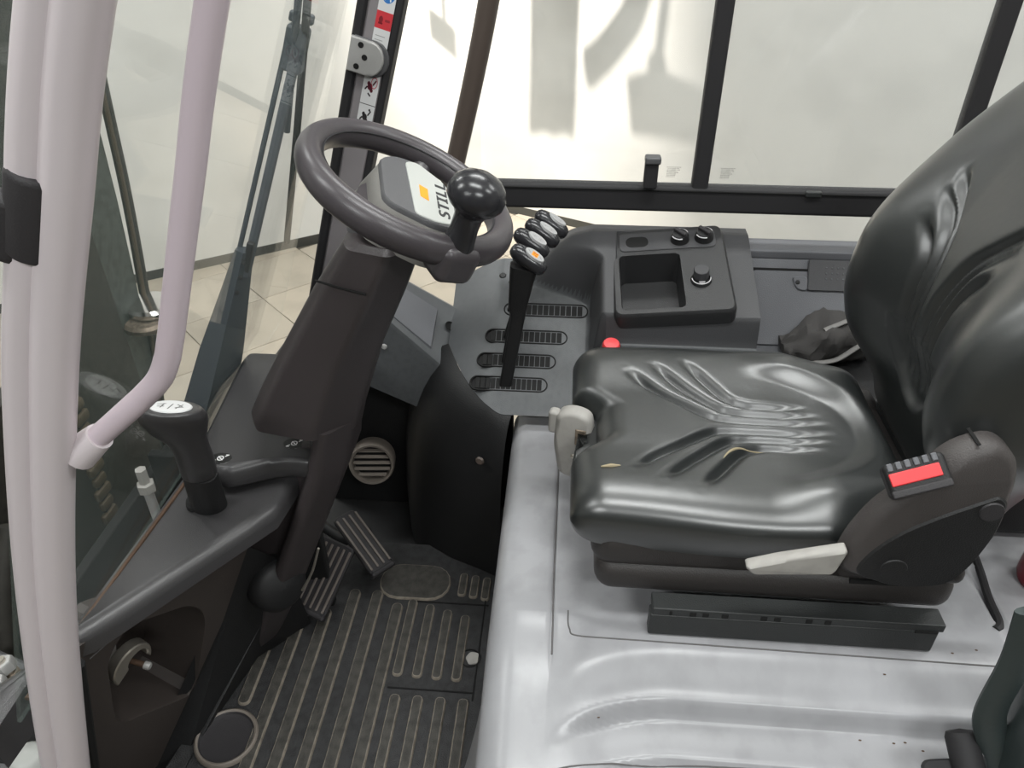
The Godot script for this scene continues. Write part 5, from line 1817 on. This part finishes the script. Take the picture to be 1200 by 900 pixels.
	for i in 3:
		var hz := thing("hydraulic_hose", ["thick brown hose ahead of the entry pillar", "thin black hose ahead of the entry pillar", "dark brown hose in front of the lift mast foot"][i], "hose", "")
		var m3: Material = [M.chain_brown, M.gasket, M.mast_dark][i]
		var x: float = [-1.125, -1.10, -1.12][i]
		part("hose_run", tube(catmull([V(x, 0.48, 0.06 + 0.05 * i), V(x, 0.70, 0.13 + 0.05 * i), V(x, 0.86, 0.09 + 0.05 * i), V(x + 0.01, 0.98, 0.02 + 0.05 * i)], 8), [0.022, 0.012, 0.016][i], 12), m3, hz)
	# rear right: bracket, post, hinge and red bottle
	var br := thing("strap_bracket", "black bent strap bracket at the rear corner of the grey hood", "bracket")
	var bp := catmull([V(0.250, 1.200, 0.360), V(0.262, 1.120, 0.360), V(0.264, 1.030, 0.362), V(0.278, 0.985, 0.365), V(0.302, 0.945, 0.372), V(0.315, 0.90, 0.38)], 6)
	part("strap", tube(bp, 0.019, 14, V(0, 0, 1), 0.35), M.green_black, br)
	part("strap_hook", tube([V(0.250, 1.195, 0.36), V(0.30, 1.22, 0.35), V(0.36, 1.21, 0.34)], 0.012, 10), M.green_black, br)
	var po := thing("rear_cylinder", "dark green black cylinder standing behind the strap bracket", "cylinder", "", along(V(0.352, 0.86, 0.37), V(-0.08, 1.0, 0.0)))
	part("cylinder_body", lathe([[0.050, 0.0], [0.050, 0.19], [0.044, 0.215], [0.020, 0.225], [0.001, 0.226]], 32), M.green_black, po)
	part("cylinder_cap", lathe([[0.019, 0.222], [0.019, 0.24], [0.001, 0.242]], 20), M.lever_grey, po)
	var hi := thing("hood_hinge", "black barrel hinge on the near edge of the grey hood", "hinge")
	part("hinge_barrel", lathe([[0.001, 0.055], [0.016, 0.052], [0.0185, 0.046], [0.0185, -0.05], [0.001, -0.052]], 24), M.gasket, hi, 50, along(V(0.262, 0.930, 0.390), V(-0.12, 0.55, -0.7)))
	part("hinge_leaf", extrude(round_poly([Vector2(-0.03, -0.03), Vector2(0.03, -0.03), Vector2(0.03, 0.03), Vector2(-0.03, 0.024)], 0.012), 0.0, 0.008, 0.002), M.gasket, hi, 40, Transform3D(Basis(V(1, 0, 0), V(0, 0.45, -0.89), V(0, 0.89, 0.45)), V(0.238, 0.918, 0.392)))
	part("leaf_screw", lathe([[0.001, 0.003], [0.005, 0.002], [0.006, 0.0]], 12), M.lever_grey, hi, 40, along(V(0.226, 0.928, 0.398), V(0, 0.89, 0.45)))
	var rc := thing("belt_retractor", "black belt retractor box standing behind the backrest", "box", "", at(0.475, 0.948, -0.125))
	part("retractor_box", rbox(0.10, 0.34, 0.24, 0.02, 3), M.deep_black, rc, 40, at(0, 0.171, 0))
	part("retractor_lid", rbox(0.09, 0.02, 0.20, 0.008), M.rubber, rc, 40, at(0, 0.348, 0))
	var re := thing("red_bottle", "dark red bottle with chrome fittings behind the seat", "bottle", "", at(0.484, 0.948, 0.085))
	part("bottle_body", lathe([[0.036, 0.0], [0.040, 0.012], [0.040, 0.085], [0.030, 0.115], [0.014, 0.128], [0.001, 0.130]], 28), M.dark_red, re)
	part("bottle_valve", lathe([[0.014, 0.125], [0.016, 0.14], [0.016, 0.165], [0.001, 0.17]], 18), M.chrome, re)
	part("valve_ring", tube_ring(0.026, 0.0, 0.006), M.chrome, re, 60, Transform3D(Basis(V(1, 0, 0), 1.2), V(-0.020, 0.125, -0.020)))
	part("valve_link", tube([V(-0.005, 0.110, 0.0), V(-0.055, 0.085, 0.0)], 0.008, 10), M.chrome, re)
